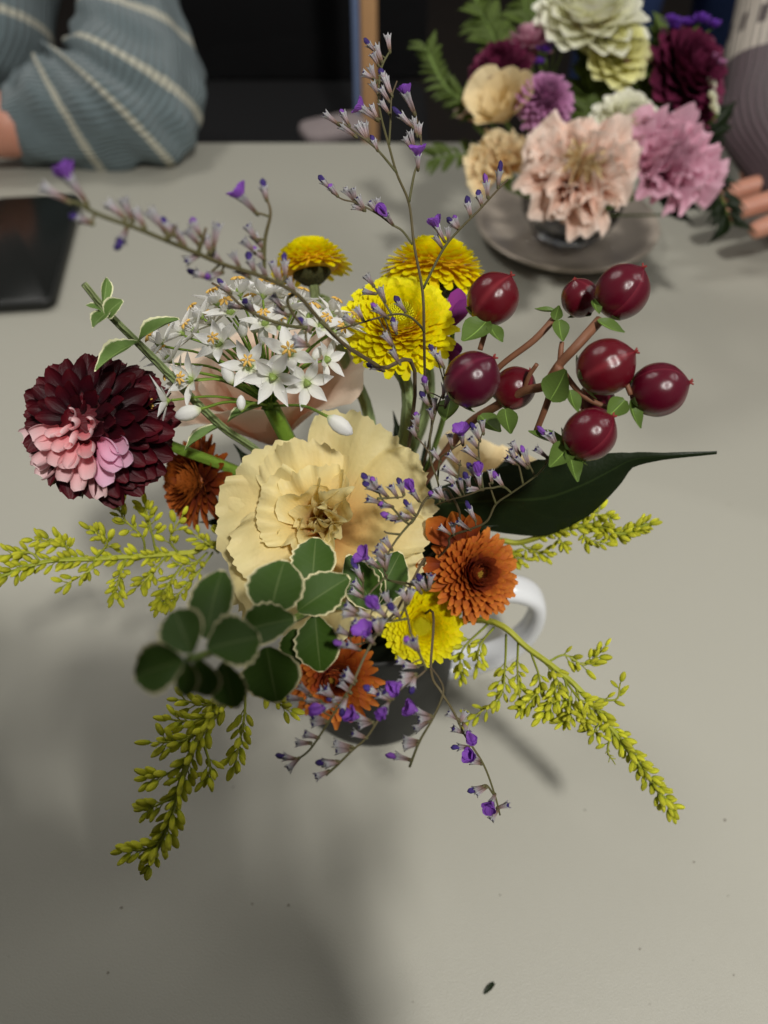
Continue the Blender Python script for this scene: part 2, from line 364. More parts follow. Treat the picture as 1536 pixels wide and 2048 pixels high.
# ================================================================== MUG
MC = Vector((-.0060, .2125, 0))
mug = thing('mug', 'dark charcoal mug with a white handle holding the near bouquet', 'mug', MC)
prof = [(.0, .001), (.034, .001), (.0385, .003), (.0405, .010), (.0415, .03), (.0418, .06), (.0420, .091), (.0412, .0945), (.0398, .0935), (.0385, .088), (.038, .02), (.034, .008), (0, .007)]
mk('body', lathe(prof, 64, False), 'charcoal', mug)
al = R(4); hd = Vector((math.cos(al), math.sin(al), 0)); hp = []
for r_, z_ in ((.039, .083), (.052, .0865), (.067, .085), (.0785, .077), (.0825, .063), (.0805, .045), (.072, .029), (.058, .019), (.040, .017)):
    hp.append(hd * r_ + Vector((0, 0, z_)))
hpth = smooth_path(hp, 5); vs, fs, uv = [], [], []
sd = Vector((-math.sin(al), math.cos(al), 0)); n = len(hpth)
for i, p in enumerate(hpth):
    d = (hpth[min(i + 1, n - 1)] - hpth[max(i - 1, 0)]).normalized(); nn = d.cross(sd)
    fl_ = 1 + .35 * (abs(i / (n - 1) - .5) * 2) ** 4
    for j in range(14):
        a = 2 * math.pi * j / 14; ca, sa = math.cos(a), math.sin(a)
        ca = math.copysign(abs(ca) ** .8, ca); sa = math.copysign(abs(sa) ** .8, sa)
        vs.append(p + sd * ca * .0076 * fl_ + nn * sa * .0040 * fl_); uv.append((j / 14, i / n))
for i in range(n - 1):
    for j in range(14):
        a = i * 14 + j; b = i * 14 + (j + 1) % 14; fs.append((a, b, b + 14, a + 14))
mk('handle', (vs, fs, uv), 'white_glaze', mug)
mk('wet_foam', lathe([(.0376, .055), (.036, .066), (.02, .07), (.001, .071)], 24), 'soil', mug)
def mug_pt(i, z=.06):
    a = i * 2.4; r = .024 * math.sqrt((i % 11) / 11)
    return Vector((MC.x + r * math.cos(a), MC.y + r * math.sin(a), z))
NSTEM = [0]
def stem_to_mug(t, pts, r0, r1, mat='stem', aim=None, seg=9, n=6):
    """stem from the head (first point) down into the mug; the thing's Empty is at the stem's foot"""
    NSTEM[0] += 1; foot = t.location
    p = [Vector(q) for q in pts] + [foot]
    sp = smooth_path(p, n)
    mk('stem', tube(local(t, sp), lambda s: r0 + (r1 - r0) * s, seg), mat, t)
def new_stemmed(name, label, cat, group=None):
    i = NSTEM[0]; NSTEM[0] += 1
    return thing(name, label, cat, mug_pt(i + 1), group)

# ================================================================== FLOWER BUILDERS
def petal_geo(prof, cup=.3, curl=.3, roll=0, ns=6, nt=4, tipnotch=0, seed=0, pinch=0):
    """unit petal: base at origin, length along +y, inner face +z. prof: list of half widths along the length"""
    rg = random.Random(seed); k = rg.uniform(-.15, .15)
    def wd(s):
        x = s * (len(prof) - 1); i = min(int(x), len(prof) - 2); f = x - i; f = f * f * (3 - 2 * f)
        return prof[i] * (1 - f) + prof[i + 1] * f
    def fn(s, q):
        wv = wd(s); a = q * cup * 1.6
        x = wv * (math.sin(a) / max(.25, cup * 1.6) if cup > .05 else q)
        z = wv * (1 - math.cos(a)) / max(.25, cup * 1.6) if cup > .05 else 0
        y = s * (1 - tipnotch * (abs(q) ** 2) * s ** 4)
        z += curl * s * s * .5 + pinch * (q * q) * wv; x += k * s * s * .3
        z -= roll * max(0, s - .7) ** 2
        return (x, y, z)
    return grid(ns, nt, fn)
def petal_meshes(key, mat, variants, **kw):
    out = []
    for i in range(variants):
        def f():
            b = MB(); b.add(*petal_geo(seed=i, **kw)); m = b.mesh('petal'); m.materials.append(MT[mat]); return m
        out.append(cached((key, mat, i), f))
    return out
GA = math.pi * (3 - 5 ** .5)
def spiral_head(t, H, rad, n, meshes, el0=88, el1=-8, L0=.3, L1=.75, base=.34, dome=.28, wid=1.0, seed=0, elpow=1.0, jit=6, pick=None, start=0, name='petal', Lw=None):
    """ray petals in a sunflower spiral about the z axis of H (H is in world space)"""
    rg = random.Random(seed); Hl = Matrix.Translation(-t.location) @ H
    for i in range(start, n):
        fr = (i + .5) / n; az = i * GA + rg.uniform(-.06, .06)
        el = R(el0 + (el1 - el0) * fr ** elpow + rg.uniform(-jit, jit))
        ca, sa = math.cos(az), math.sin(az)
        d = Vector((math.cos(el) * ca, math.cos(el) * sa, math.sin(el))); nr = Vector((-math.sin(el) * ca, -math.sin(el) * sa, math.cos(el)))
        rb = rad * base * math.sqrt(fr); p = Vector((rb * ca, rb * sa, rad * dome * (1 - fr)))
        L = rad * (L0 + (L1 - L0) * fr) * rg.uniform(.92, 1.06); W = wid * rad * (Lw if Lw else (L / rad))
        tw = rg.uniform(-.2, .2); x = d.cross(nr); x2 = x * math.cos(tw) + nr * math.sin(tw); n2 = x2.cross(d)
        M = axes(x2 * W, d * L, n2 * L, p)
        ms = pick(i, fr, d, H) if pick else meshes
        part(name, ms[i % len(ms)], None, t, Hl @ M)
SPOON = [.11, .13, .15, .18, .19, .195, .17, .09]
POINT = [.10, .14, .18, .20, .19, .15, .06]
BROAD = [.16, .26, .36, .43, .44, .36, .08]
def disc(t, H, rad, n, mat, bead, dome=.35, name='disc'):
    b = MB(); sp = lathe([(.02, -.5), (.6, -.2), (.8, .3), (.5, .8), (.05, 1)], 6, True)
    for i in range(n):
        fr = (i + .5) / n; r = rad * math.sqrt(fr); az = i * GA
        b.add(*sp, M=Matrix.Translation((r * math.cos(az), r * math.sin(az), rad * dome * (1 - fr * fr))) @ Matrix.Diagonal((bead, bead, bead * 1.5, 1)))
    return part(name, b.mesh(name), mat, t, Matrix.Translation(-t.location) @ H, stuff=True)
def calyx_cup(t, H, rad, mat='calyx_green', depth=.5):
    mk('calyx', lathe([(.08 * rad, -depth * rad), (.3 * rad, -depth * rad * .8), (.55 * rad, -depth * .35 * rad), (.5 * rad, 0)], 16), mat, t, Matrix.Translation(-t.location) @ H)
def facing(right, up, toward):
    return (RT * right + UP * up - FW * toward).normalized()

MUMS = 'chrysanthemums in the mug'
def mum(label, u, v, d, rpx, face, kind, n=190, seed=1, stem=(), el1=-12, group=None, r_stem=.0022, dome=.28, elpow=1.0, L1=.50, basef=.56, smat='pale_stem'):
    t = new_stemmed(kind + '_chrysanthemum', label, 'flower', None)
    pos = P(u, v, d); rad = rpx * PX(d); H = frame(pos, face)
    if kind == 'yellow':
        ms = petal_meshes('spoon', 'yellow', 4, prof=SPOON, cup=.4, curl=.16, ns=7); wid = 1.0
        spiral_head(t, H, rad, n, ms, 82, el1, .16, L1, basef, dome, wid, seed, elpow, start=int(n * .09), Lw=.50, jit=4)
        disc(t, Matrix.Translation(H.to_3x3() @ Vector((0, 0, rad * dome * 1.0))) @ H, rad * .27, 170, 'yellow_disc', rad * .024, .25)
    else:
        mo, mi = ('bronze', 'bronze_in') if kind == 'bronze' else ('bronze_dark', 'bronze_dark')
        ms = petal_meshes('pointp', mo, 4, prof=POINT, cup=.5, curl=.3); mi_ = petal_meshes('pointp', mi, 4, prof=POINT, cup=.5, curl=.5)
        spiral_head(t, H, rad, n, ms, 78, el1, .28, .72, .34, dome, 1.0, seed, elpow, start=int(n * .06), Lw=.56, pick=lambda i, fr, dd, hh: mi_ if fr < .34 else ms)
        disc(t, Matrix.Translation(H.to_3x3() @ Vector((0, 0, rad * dome))) @ H, rad * .10, 24, 'bronze_disc', rad * .03, .3)
    bf, cm = (basef, 'yellow_core') if kind == 'yellow' else (.34, 'bronze_dark')
    mk('core', lathe([(max(.0002, rad * bf * .97 * math.sqrt(q / 8)), rad * (dome * (1 - q / 8) - .02)) for q in range(9)] + [(rad * bf * .8, -rad * .06)], 28, True), cm, t, Matrix.Translation(-t.location) @ H)
    calyx_cup(t, H, rad * .85)
    z = Vector(face).normalized()
    stem_to_mug(t, [pos - z * rad * .4, pos - z * rad * 1.1] + [P(*q) for q in stem], r_stem, r_stem * 1.15, smat)
    return t

# revolved ruffled petals (rose, lisianthus, carnation)
def wrap_petal(t, H, az, L, half, el0, el1, r0=.0, z0=0., ruf=.0, nw=3, ser=.0, mat='peach', seed=0, ns=12, nt=16, bend=1.2, roll=0., name='petal', notch=.10):
    rg = random.Random(seed); ph = rg.uniform(0, 6.28); ph2 = rg.uniform(0, 6.28); ns_off = Vector((rg.uniform(0, 50), rg.uniform(0, 50), 0))
    prof = [(r0, z0)]; st = 24
    for i in range(st):
        s = (i + .5) / st; e = R(el0 + (el1 - el0) * s ** bend - roll * max(0, s - .75) * 4)
        prof.append((prof[-1][0] + math.cos(e) * L / st, prof[-1][1] + math.sin(e) * L / st))
    def at(s):
        x = max(0, min(st - 1e-6, s * st)); i = int(x); f = x - i; a, b = prof[i], prof[i + 1]
        return a[0] + (b[0] - a[0]) * f, a[1] + (b[1] - a[1]) * f
    def fn(s, q):
        edge = 1 - notch * abs(q) ** 2.5 + .05 * math.sin(2.3 * q + ph2) + ser * (noise.noise(Vector((q * 9, seed * 3.1, 0))) + .8 * noise.noise(Vector((q * 26, seed * 1.7, 5))))
        se = s * edge if s < 1 else edge
        rr, zz = at(min(1, se)) if se <= 1 else (at(1)[0] + (se - 1) * L * math.cos(R(el1)), at(1)[1] + (se - 1) * L * math.sin(R(el1)))
        wn = (math.sin(math.pi * min(1, s * .62 + .12)) ** .6)
        a = az + q * half * wn
        e = R(el0 + (el1 - el0) * s ** bend)
        dn = ruf * L * s ** 3 * (math.sin(nw * 3.1 * q + ph) + .5 * math.sin(nw * 7.3 * q + ph2))
        dn += ruf * L * 1.2 * s * s * noise.noise(Vector((q * 1.7, s * 2.4, seed * 2.7))) + ruf * L * .35 * s ** 5 * noise.noise(Vector((q * 7, s * 3, seed * 4.1)))
        rr2 = rr - math.sin(e) * dn; zz2 = zz + math.cos(e) * dn
        return (rr2 * math.cos(a), rr2 * math.sin(a), zz2)
    mk(name, grid(ns, nt, fn), mat, t, Matrix.Translation(-t.location) @ H)

# ================================================================== NEAR BOUQUET
# --- apricot lisianthus
t = new_stemmed('lisianthus', 'large ruffled pale apricot bloom at the centre of the near bouquet', 'flower')
d0 = .285; ctr = P(645, 1050, d0); H = frame(ctr, facing(-.08, .22, 1)); px = PX(d0)
for i, (az, L, half, e0, e1, rf, z0) in enumerate([
        (58, 248, 46, 30, 12, .07, -.014), (15, 232, 42, 35, 10, .08, -.013), (-30, 225, 44, 35, 0, .09, -.012), (-78, 200, 46, 35, -4, .08, -.010), (250, 240, 42, 42, -12, .09, -.008),
        (205, 222, 60, 48, -8, .10, -.004), (140, 190, 54, 45, 4, .11, -.003), (104, 168, 50, 60, 8, .10, .001), (222, 178, 52, 60, -2, .10, .002)]):
    wrap_petal(t, H, R(az), L * px, R(half), e0, e1, .002, z0, rf, 1.4, .05, 'peach', i + 1, 18, 48, .7)
for i, (az, L, half, e0, e1) in enumerate([(168, 150, 58, 76, 16), (96, 146, 56, 82, 30), (40, 150, 52, 88, 64), (-8, 158, 54, 90, 74), (-58, 140, 52, 88, 60), (-110, 130, 56, 80, 34)]):
    wrap_petal(t, H, R(az), L * px, R(half), e0, e1, .0035, -.001, .14, 1.4, .06, 'peach', 20 + i, 12, 36, 1.0)
for i in range(10):
    wrap_petal(t, H, i * 2.2, (124 - 7 * i) * px, R(74), 76, 56 + 7 * i, .0042 - .0003 * i, .0, .17, .8, .035, 'peach', 40 + i, 10, 26, 1.0)
mk('calyx', lathe([(.002, -.012), (.005, -.010), (.006, -.004), (.004, 0)], 12), 'stem', t, Matrix.Translation(-t.location) @ H)
stem_to_mug(t, [ctr - Vector((0, -.004, .012)), ctr - Vector((0, -.015, .04))], .0022, .0024)

# --- blush rose behind the white umbel
t = new_stemmed('rose', 'big smooth blush pink rose behind the white star flowers', 'flower')
d0 = .335; ctr = P(530, 800, d0); H = frame(ctr, facing(-.10, .72, .55)); px = PX(d0)
for i, (az, L, half, e0, e1) in enumerate([(0, 268, 48, 44, 40), (75, 250, 48, 44, 50), (150, 240, 50, 44, 46), (215, 235, 48, 44, 44), (285, 240, 50, 44, 58), (40, 220, 50, 55, 62), (120, 220, 50, 55, 66), (200, 215, 50, 55, 62), (330, 215, 50, 55, 66), (20, 170, 60, 66, 80), (140, 170, 60, 66, 80), (260, 170, 60, 66, 80)]):
    wrap_petal(t, H, R(az), L * px, R(half), e0, e1, .004, -.02, .035, 1.2, 0, 'rose', 60 + i, 12, 16, .8, 40 if i < 5 else 0)
stem_to_mug(t, [ctr - Vector((0, -.004, .02))], .003, .003)
# --- cream rose behind the berries
t = new_stemmed('rose', 'pale cream rose mostly hidden behind the red berries', 'flower')
d0 = .36; ctr = P(965, 950, d0); H = frame(ctr, facing(.25, .75, .5)); px = PX(d0)
for i in range(9):
    wrap_petal(t, H, i * 2.4, (130 - 7 * i) * px, R(52), 45, 40 + 4 * i, .003, -.01, .04, 1.4, 0, 'cream_rose', 80 + i, 10, 14, .8)
stem_to_mug(t, [ctr - Vector((0, 0, .02))], .003, .003)

# --- chrysanthemums
mum('yellow button chrysanthemum at the middle of the bouquet behind the thin upright stem', 798, 652, .288, 118, facing(.05, .42, 1), 'yellow', 292, 1, [(812, 860, .31)], -14, r_stem=.0024, dome=.34)
mum('yellow chrysanthemum seen from the side, right of the upright stem below the other bouquet', 868, 556, .318, 114, facing(.12, 1, .26), 'yellow', 296, 2, [(850, 700, .33), (840, 860, .34)], -58, dome=.58, L1=.34, basef=.74)
mum('yellow chrysanthemum seen from below with its dark green base showing', 622, 538, .335, 84, facing(-.16, 1, .06), 'yellow', 280, 3, [(650, 600, .337), (690, 720, .335), (745, 880, .335)], -40, dome=.6, L1=.38, basef=.68)
mum('small yellow chrysanthemum with a green centre hanging over the mug rim', 845, 1252, .305, 80, facing(-.10, .05, 1), 'yellow', 260, 4, [(850, 1180, .33)], -6, dome=.22, elpow=.8)
bz = mum('round orange bronze chrysanthemum beside the white mug handle', 946, 1148, .298, 96, facing(.32, .10, 1), 'bronze', 230, 5, [(890, 1130, .33)], -10, dome=.25)
pl = petal_meshes('loosep', 'bronze', 2, prof=BROAD, cup=.5, curl=.4)
for q, (bu, bv, tu, tv, wd) in enumerate([(905, 1085, 846, 1036, 62), (922, 1078, 902, 1016, 48), (946, 1072, 940, 1018, 42), (880, 1128, 824, 1128, 36)]):
    a, b = P(bu, bv, .290), P(tu, tv, .284); y = b - a; z = -FW; x = y.cross(z).normalized(); zz = x.cross(y).normalized()
    part('petal', pl[q % 2], None, bz, axes(x * wd * PX(.296) * 1.1, y, zz * y.length, a - bz.location))
mum('dark bronze chrysanthemum turned away behind the burgundy dahlia', 400, 965, .318, 96, facing(-.62, .05, .62), 'dark_bronze', 200, 6, [(480, 980, .33)], -14, dome=.34)
mum('orange bronze chrysanthemum low on the mug front under the cream edged leaves', 672, 1352, .312, 100, facing(-.18, -.10, 1), 'bronze', 150, 7, [(680, 1290, .345)], -5, dome=.18)
mum('small bronze chrysanthemum tucked deep between leaves and lavender sprigs', 690, 1245, .315, 55, facing(.05, .2, 1), 'dark_bronze', 110, 8, [(700, 1230, .335)], -8)

# --- dahlia
t = new_stemmed('dahlia', 'round burgundy dahlia with a cluster of pink petals on its lower face', 'flower')
d0 = .262; ctr = P(190, 852, d0); rad = 130 * PX(d0); face = facing(-.25, .12, 1); H = frame(ctr, face)
DP = [.14, .26, .35, .39, .36, .26, .08]; DB = [.16, .30, .42, .48, .50, .46, .30]
mb = petal_meshes('dahl', 'burgundy', 4, prof=DP, cup=.8, curl=.45)
mp = petal_meshes('dahlp', 'dahlia_pink', 3, prof=DB, cup=1.25, curl=.6, ns=8, nt=10); mlp = petal_meshes('dahll', 'dahlia_lilac', 3, prof=DB, cup=1.2, curl=.6, ns=8, nt=10)
POLY = [(62, 880), (85, 838), (130, 806), (176, 806), (214, 850), (222, 898), (246, 890), (286, 884), (292, 936), (250, 962), (200, 972), (130, 960), (85, 930)]
def inpoly(x, y):
    c = False; j = len(POLY) - 1
    for i in range(len(POLY)):
        (xi, yi), (xj, yj) = POLY[i], POLY[j]
        if (yi > y) != (yj > y) and x < (xj - xi) * (y - yi) / (yj - yi) + xi: c = not c
        j = i
    return c
Hl = Matrix.Translation(-t.location) @ H; N = 215; rg = random.Random(3)
for i in range(N):
    fr = (i + .5) / N; th = R(4 + 128 * fr ** .62); az = i * GA
    n_ = Vector((math.sin(th) * math.cos(az), math.sin(th) * math.sin(az), math.cos(th)))
    mer = Vector((math.cos(th) * math.cos(az), math.cos(th) * math.sin(az), -math.sin(th)))
    d_ = (n_ * .80 + mer * .60).normalized(); nr = (n_ * .6 - mer * .8).normalized()
    nr = (nr - d_ * nr.dot(d_)).normalized(); x = d_.cross(nr)
    wp = H @ (n_ * rad * .66 + d_ * rad * .32); rel = wp - CAM; dd = rel.dot(FW); uu = 768 + rel.dot(RT) / dd * F; vv = 1024 - rel.dot(UP) / dd * F
    pink = inpoly(uu, vv) and n_.z > .30
    L = rad * (.34 + .24 * min(1, fr * 1.6)) * rg.uniform(.84, 1.14); W = L * (1.3 if pink else 1.1)
    base = n_ * (rad * .66 - .0) * (1 if fr > .1 else .9)
    tw = Matrix.Rotation(rg.uniform(-.5, .5), 3, d_) @ Matrix.Rotation(rg.uniform(-.3, .26), 3, x); x, d_, nr = tw @ x, tw @ d_, tw @ nr
    M = axes(x * W, d_ * L, nr * L, base)
    ms = (mlp if uu > 205 else mp) if pink else mb
    o = part('petal', ms[i % len(ms)], None, t, Hl @ M)
    if pink: o['label'] = 'pink petal on the lower face'
mk('core', lathe([(rad * .1, -rad * .6), (rad * .5, -rad * .4), (rad * .66, 0), (rad * .5, rad * .42), (rad * .05, rad * .66)], 16), 'burgundy', t, Hl)
stem_to_mug(t, [P(300, 872, .285), P(345, 893, .295), P(480, 945, .315), P(600, 1010, .335)], .0019, .0024, 'chive_stem')

# --- garlic chive umbel
t = new_stemmed('garlic_chive', 'white star flowered umbel on green stalks in front of the blush rose', 'flower')
ctr = P(541, 812, .283)
tep = petal_meshes('tepal', 'chive', 3, prof=[.06, .13, .20, .22, .17, .09, .01], cup=.35, curl=.15, pinch=.2)
def fil():
    b = MB(); b.add(*tube([Vector((0, 0, 0)), Vector((0, .1, .3)), Vector((0, .16, .6))], lambda s: .02 - .008 * s, 5)); return b.mesh('stamen')
def anth():
    b = MB(); b.add(*lathe([(.01, -.13), (.05, -.06), (.05, .06), (.01, .13)], 6), M=Matrix.Translation((0, .16, .62)) @ Matrix.Rotation(1.2, 4, 'X')); return b.mesh('anther')
m_fil, m_ant = cached('fil', fil), cached('ant', anth); m_fil.materials.append(MT['chive']); m_ant.materials.append(MT['anther'])
CF = [(499, 735, .262, 46, (.05, .25, 1), 1), (578, 709, .262, 50, (.1, .1, 1), 1), (612, 765, .266, 46, (.4, -.35, .9), 0), (546, 752, .260, 50, (0, -.5, .8), 0), (343, 723, .268, 44, (-.6, .7, .3), 1),
      (337, 801, .262, 46, (-.9, -.15, .35), 1), (463, 629, .268, 46, (-.2, .6, .7), 1), (405, 635, .272, 40, (-.7, .7, .2), 1), (480, 590, .27, 44, (-.1, 1, .3), 1), (526, 594, .272, 44, (.1, 1, .3), 1),
      (618, 640, .27, 44, (.35, .8, .4), 1), (661, 626, .275, 40, (.5, .9, .2), 1), (662, 668, .270, 42, (.7, .3, .5), 1), (435, 609, .275, 40, (-.4, 1, .1), 1), (584, 622, .268, 42, (.2, .9, .3), 1), (366, 668, .272, 40, (-.7, .8, .1), 1), (560, 660, .276, 40, (.1, .6, .6), 1), (505, 620, .278, 40, (-.1, .9, .5), 1), (450, 600, .28, 38, (-.3, 1, .2), 1), (552, 598, .28, 40, (.1, 1, .2), 1), (600, 606, .279, 38, (.3, 1, .2), 1), (640, 655, .266, 42, (.5, .5, .7), 1), (395, 665, .272, 40, (-.7, .5, .5), 1), (425, 650, .276, 38, (-.4, .7, .5), 1), (690, 650, .272, 38, (.8, .7, .2), 1), (360, 760, .268, 40, (-.9, .3, .5), 1), (650, 720, .268, 40, (.8, 0, .6), 0), (325, 690, .266, 42, (-.8, .5, .5), 1), (440, 690, .262, 42, (-.3, .3, 1), 1), (385, 760, .262, 42, (-.6, 0, .8), 1), (530, 650, .27, 42, (0, .6, .7), 1)]
for i, (u, v, d, rp, fc, st) in enumerate(CF):
    pos = P(u, v, d); L = rp * 1.28 * PX(d); z = facing(*fc); H = frame(pos, z); Hl = Matrix.Translation(-t.location) @ H
    b = MB(); b.add(*lathe([(.004 * L, -.1 * L), (.10 * L, 0), (.14 * L, .12 * L), (.10 * L, .24 * L), (.02 * L, .3 * L)], 9, fn=lambda a, s: 1 + .25 * math.cos(3 * a)))
    fo = part('flower', b.mesh('flower'), 'ovary', t, Hl)
    mid = ctr.lerp(pos, .55) + (pos - ctr).length * .12 * UP * (1 if v < 780 else .5)
    mk('pedicel', tube(local(t, smooth_path([ctr, mid, pos - z * .1 * L], 5)), .00042, 6), 'chive_stem', t)
    for q in range(6):
        az = q * math.pi / 3 + i * .7; el = R((12 if q % 2 else 24) + rnd.uniform(-10, 12))
        dv = Vector((math.cos(el) * math.cos(az), math.cos(el) * math.sin(az), math.sin(el))); nr = Vector((-math.sin(el) * math.cos(az), -math.sin(el) * math.sin(az), math.cos(el)))
        part('petal', tep[q % 3], None, fo, axes(dv.cross(nr) * L * 1.0, dv * L * rnd.uniform(.9, 1.05), nr * L, dv * L * .05))
        if st:
            Ms = Matrix.Rotation(az + .5, 4, 'Z') @ Matrix.Scale(L * .95, 4)
            part('stamen', m_fil, None, fo, Ms); part('anther', m_ant, None, fo, Ms)
def budm():
    b = MB(); b.add(*lathe([(.05, 0), (.17, .15), (.25, .4), (.24, .65), (.15, .88), (.03, 1)], 18, fn=lambda a, s: 1 + .16 * abs(math.cos(3 * a)))); return b.mesh('bud')
m_bud = cached('chbud', budm); m_bud.materials.append(MT['chive'])
for (u0, v0, u1, v1, d) in [(465, 768, 447, 728, .262), (402, 818, 350, 834, .26), (482, 822, 482, 790, .258), (655, 833, 705, 868, .252), (452, 680, 440, 644, .27), (486, 676, 484, 640, .272), (526, 690, 526, 652, .272), (428, 715, 404, 694, .266), (625, 720, 645, 692, .268), (397, 745, 382, 730, .268), (600, 690, 606, 660, .272), (510, 668, 505, 632, .275)]:
    a, b = P(u0, v0, d), P(u1, v1, d); y = b - a
    part('bud', m_bud, None, t, Matrix.Translation(a - t.location) @ y.to_track_quat('Z', 'Y').to_matrix().to_4x4() @ Matrix.Scale(y.length, 4))
    mk('pedicel', tube(local(t, smooth_path([ctr, ctr.lerp(a, .6) + UP * .002, a], 5)), .0005, 6), 'chive_stem', t)
stem_to_mug(t, [ctr, P(585, 900, .30), P(620, 990, .32)], .0030, .0034, 'chive_stem')
mk('spathe', tube(local(t, [ctr - UP * .0012, ctr + UP * .0012]), lambda s: .0034 - .001 * s, 10), 'chive_stem', t)

# --- leaves
def leaf_geo(prof, fold=.25, bend=.25, ser=0., wav=.0, seed=0, ns=14, nt=8):
    rg = random.Random(seed); ph = rg.uniform(0, 6)
    def wd(s):
        x = s * (len(prof) - 1); i = min(int(x), len(prof) - 2); f = x - i; f = f * f * (3 - 2 * f)
        return prof[i] * (1 - f) + prof[i + 1] * f
    def fn(s, q):
        ww = wd(s) * (1 + ser * abs(q) ** 6 * math.sin(s * 46 + seed + (1 if q > 0 else 2.5)))
        z = fold * abs(q) ** 1.5 * ww - bend * (s - .3) ** 2 + bend * .09 + wav * abs(q) ** 2 * math.sin(s * 9 + ph + q)
        return (q * ww, s, z)
    return grid(ns, nt, fn)
OVAL = [.06, .27, .41, .485, .50, .47, .38, .23, .05]
def leaf_meshes(key, mat, n=3, **kw):
    out = []
    for i in range(n):
        def f():
            b = MB(); b.add(*leaf_geo(seed=i + 1, **kw)); m = b.mesh('leaf'); m.materials.append(MT[mat]); return m
        out.append(cached(('leaf', key, i), f))
    return out
def leaf(t, ms, i, base, tip, wpx, tilt=(0, 0), name='leaf', label=None):
    a, b = P(*base), P(*tip); y = b - a; d = (base[2] + tip[2]) / 2
    z = facing(tilt[0], tilt[1] + .3, 1); x = y.cross(z).normalized(); z = x.cross(y).normalized()
    return part(name, ms[i % len(ms)], None, t, axes(x * wpx * PX(d), y, z * y.length, a - t.location), label=label)
vari = leaf_meshes('vari', 'vari', 4, prof=OVAL, fold=.22, bend=.25, ser=.05, wav=.025)
varl = leaf_meshes('varl', 'vari_lt', 3, prof=OVAL, fold=.3, bend=.3, ser=.04, wav=.03)
t = new_stemmed('euonymus_sprig', 'dark green leafy sprig with cream leaf margins leaning out at lower left', 'foliage')
stem_to_mug(t, [P(376, 1318, .154), P(404, 1312, .166), P(474, 1285, .194), P(564, 1250, .224), P(640, 1215, .25), P(705, 1210, .285)], .0007, .0016, 'stem')
LV = [((625, 1162, .232), (631, 1077, .236), 80, (0, .2)), ((601, 1218, .222), (692, 1156, .222), 76, (.1, .1)), ((631, 1236, .224), (640, 1342, .226), 80, (0, -.1)), ((541, 1228, .206), (566, 1122, .212), 106, (-.1, .1)),
      ((486, 1262, .200), (582, 1236, .198), 78, (0, .2)), ((420, 1296, .165), (518, 1272, .172), 98, (.1, .1)), ((535, 1300, .206), (552, 1402, .206), 106, (0, -.1)), ((414, 1270, .176), (440, 1140, .186), 82, (-.1, .1)),
      ((384, 1302, .154), (346, 1220, .160), 84, (-.1, .1)), ((362, 1322, .150), (268, 1352, .152), 92, (-.1, 0)), ((374, 1325, .150), (372, 1394, .152), 42, (.3, 0)), ((400, 1322, .155), (412, 1394, .158), 66, (0, -.1)),
      ((448, 1328, .172), (468, 1418, .176), 66, (0, 0)), ((590, 1262, .228), (592, 1330, .230), 56, (-.2, 0)), ((745, 1212, .262), (698, 1118, .258), 66, (-.2, .1)), ((748, 1205, .266), (800, 1108, .270), 76, (.2, .1)), ((740, 1215, .266), (745, 1130, .264), 50, (.2, .1))]
for i, (a, b, wp, tl) in enumerate(LV): leaf(t, vari, i, (a[0] - .06 * (b[0] - a[0]), a[1] - .06 * (b[1] - a[1]), a[2]), (b[0] + .06 * (b[0] - a[0]), b[1] + .06 * (b[1] - a[1]), b[2]), wp * 1.16, tl)
t = new_stemmed('euonymus_sprig', 'pale green cream margined sprig rising above the burgundy dahlia', 'foliage')
stem_to_mug(t, [P(168, 568, .235), P(215, 625, .242), P(280, 690, .252), P(310, 720, .258), P(440, 850, .285), P(560, 945, .315)], .0010, .0017, 'pale_stem')
for i, (a, b, wp, tl) in enumerate([((206, 610, .240), (216, 552, .242), 24, (.8, 0)), ((204, 622, .24), (172, 608, .238), 20, (0, .6)), ((212, 632, .24), (241, 600, .236), 44, (.2, 0)), ((220, 622, .241), (184, 650, .236), 40, (-.2, .2)),
        ((276, 684, .250), (352, 632, .246), 40, (-.1, .4)), ((276, 686, .250), (190, 730, .236), 40, (.2, .5)), ((445, 852, .285), (366, 894, .280), 26, (0, .6)), ((455, 845, .286), (522, 806, .284), 24, (0, .7)), ((530, 925, .30), (470, 968, .292), 44, (-.4, .3)), ((540, 930, .30), (560, 890, .292), 34, (.2, .2))]):
    leaf(t, varl, i, a, b, wp, tl)
# big dark pointed leaf on the right
t = new_stemmed('broad_leaf', 'broad dark green pointed leaf lying under the red berries', 'leaf')
pth = [(850, 1010, .318), (930, 1005, .315), (1010, 1000, .31), (1090, 996, .305), (1160, 972, .30), (1220, 942, .296), (1265, 920, .292), (1330, 912, .288), (1435, 905, .285)]
hw = [26, 52, 70, 80, 66, 40, 15, 7, 3]
sp = smooth_path([P(*q) for q in pth], 4); nS = len(sp) - 1
def hwf(s):
    x = s * (len(hw) - 1); i = min(int(x), len(hw) - 2); f = x - i; return hw[i] * (1 - f) + hw[i + 1] * f
def fnl(s, q):
    i = round(s * nS); p = sp[i]; dv = (sp[min(i + 1, nS)] - sp[max(i - 1, 0)]).normalized(); c_ = dv.cross(FW).normalized()
    wv = hwf(s) * PX(.3); roll = max(0, s - .6) * 1.2
    return tuple(p - t.location - c_ * q * wv + FW * (abs(q) ** 1.6 * wv * .35 + (q * wv * .35 if True else 0) + .001 * math.sin(s * 9)))
mk('blade', grid(nS, 10, fnl), 'dark_leaf', t); stem_to_mug(t, [P(850, 1010, .318), P(800, 1060, .335)], .0013, .0016)
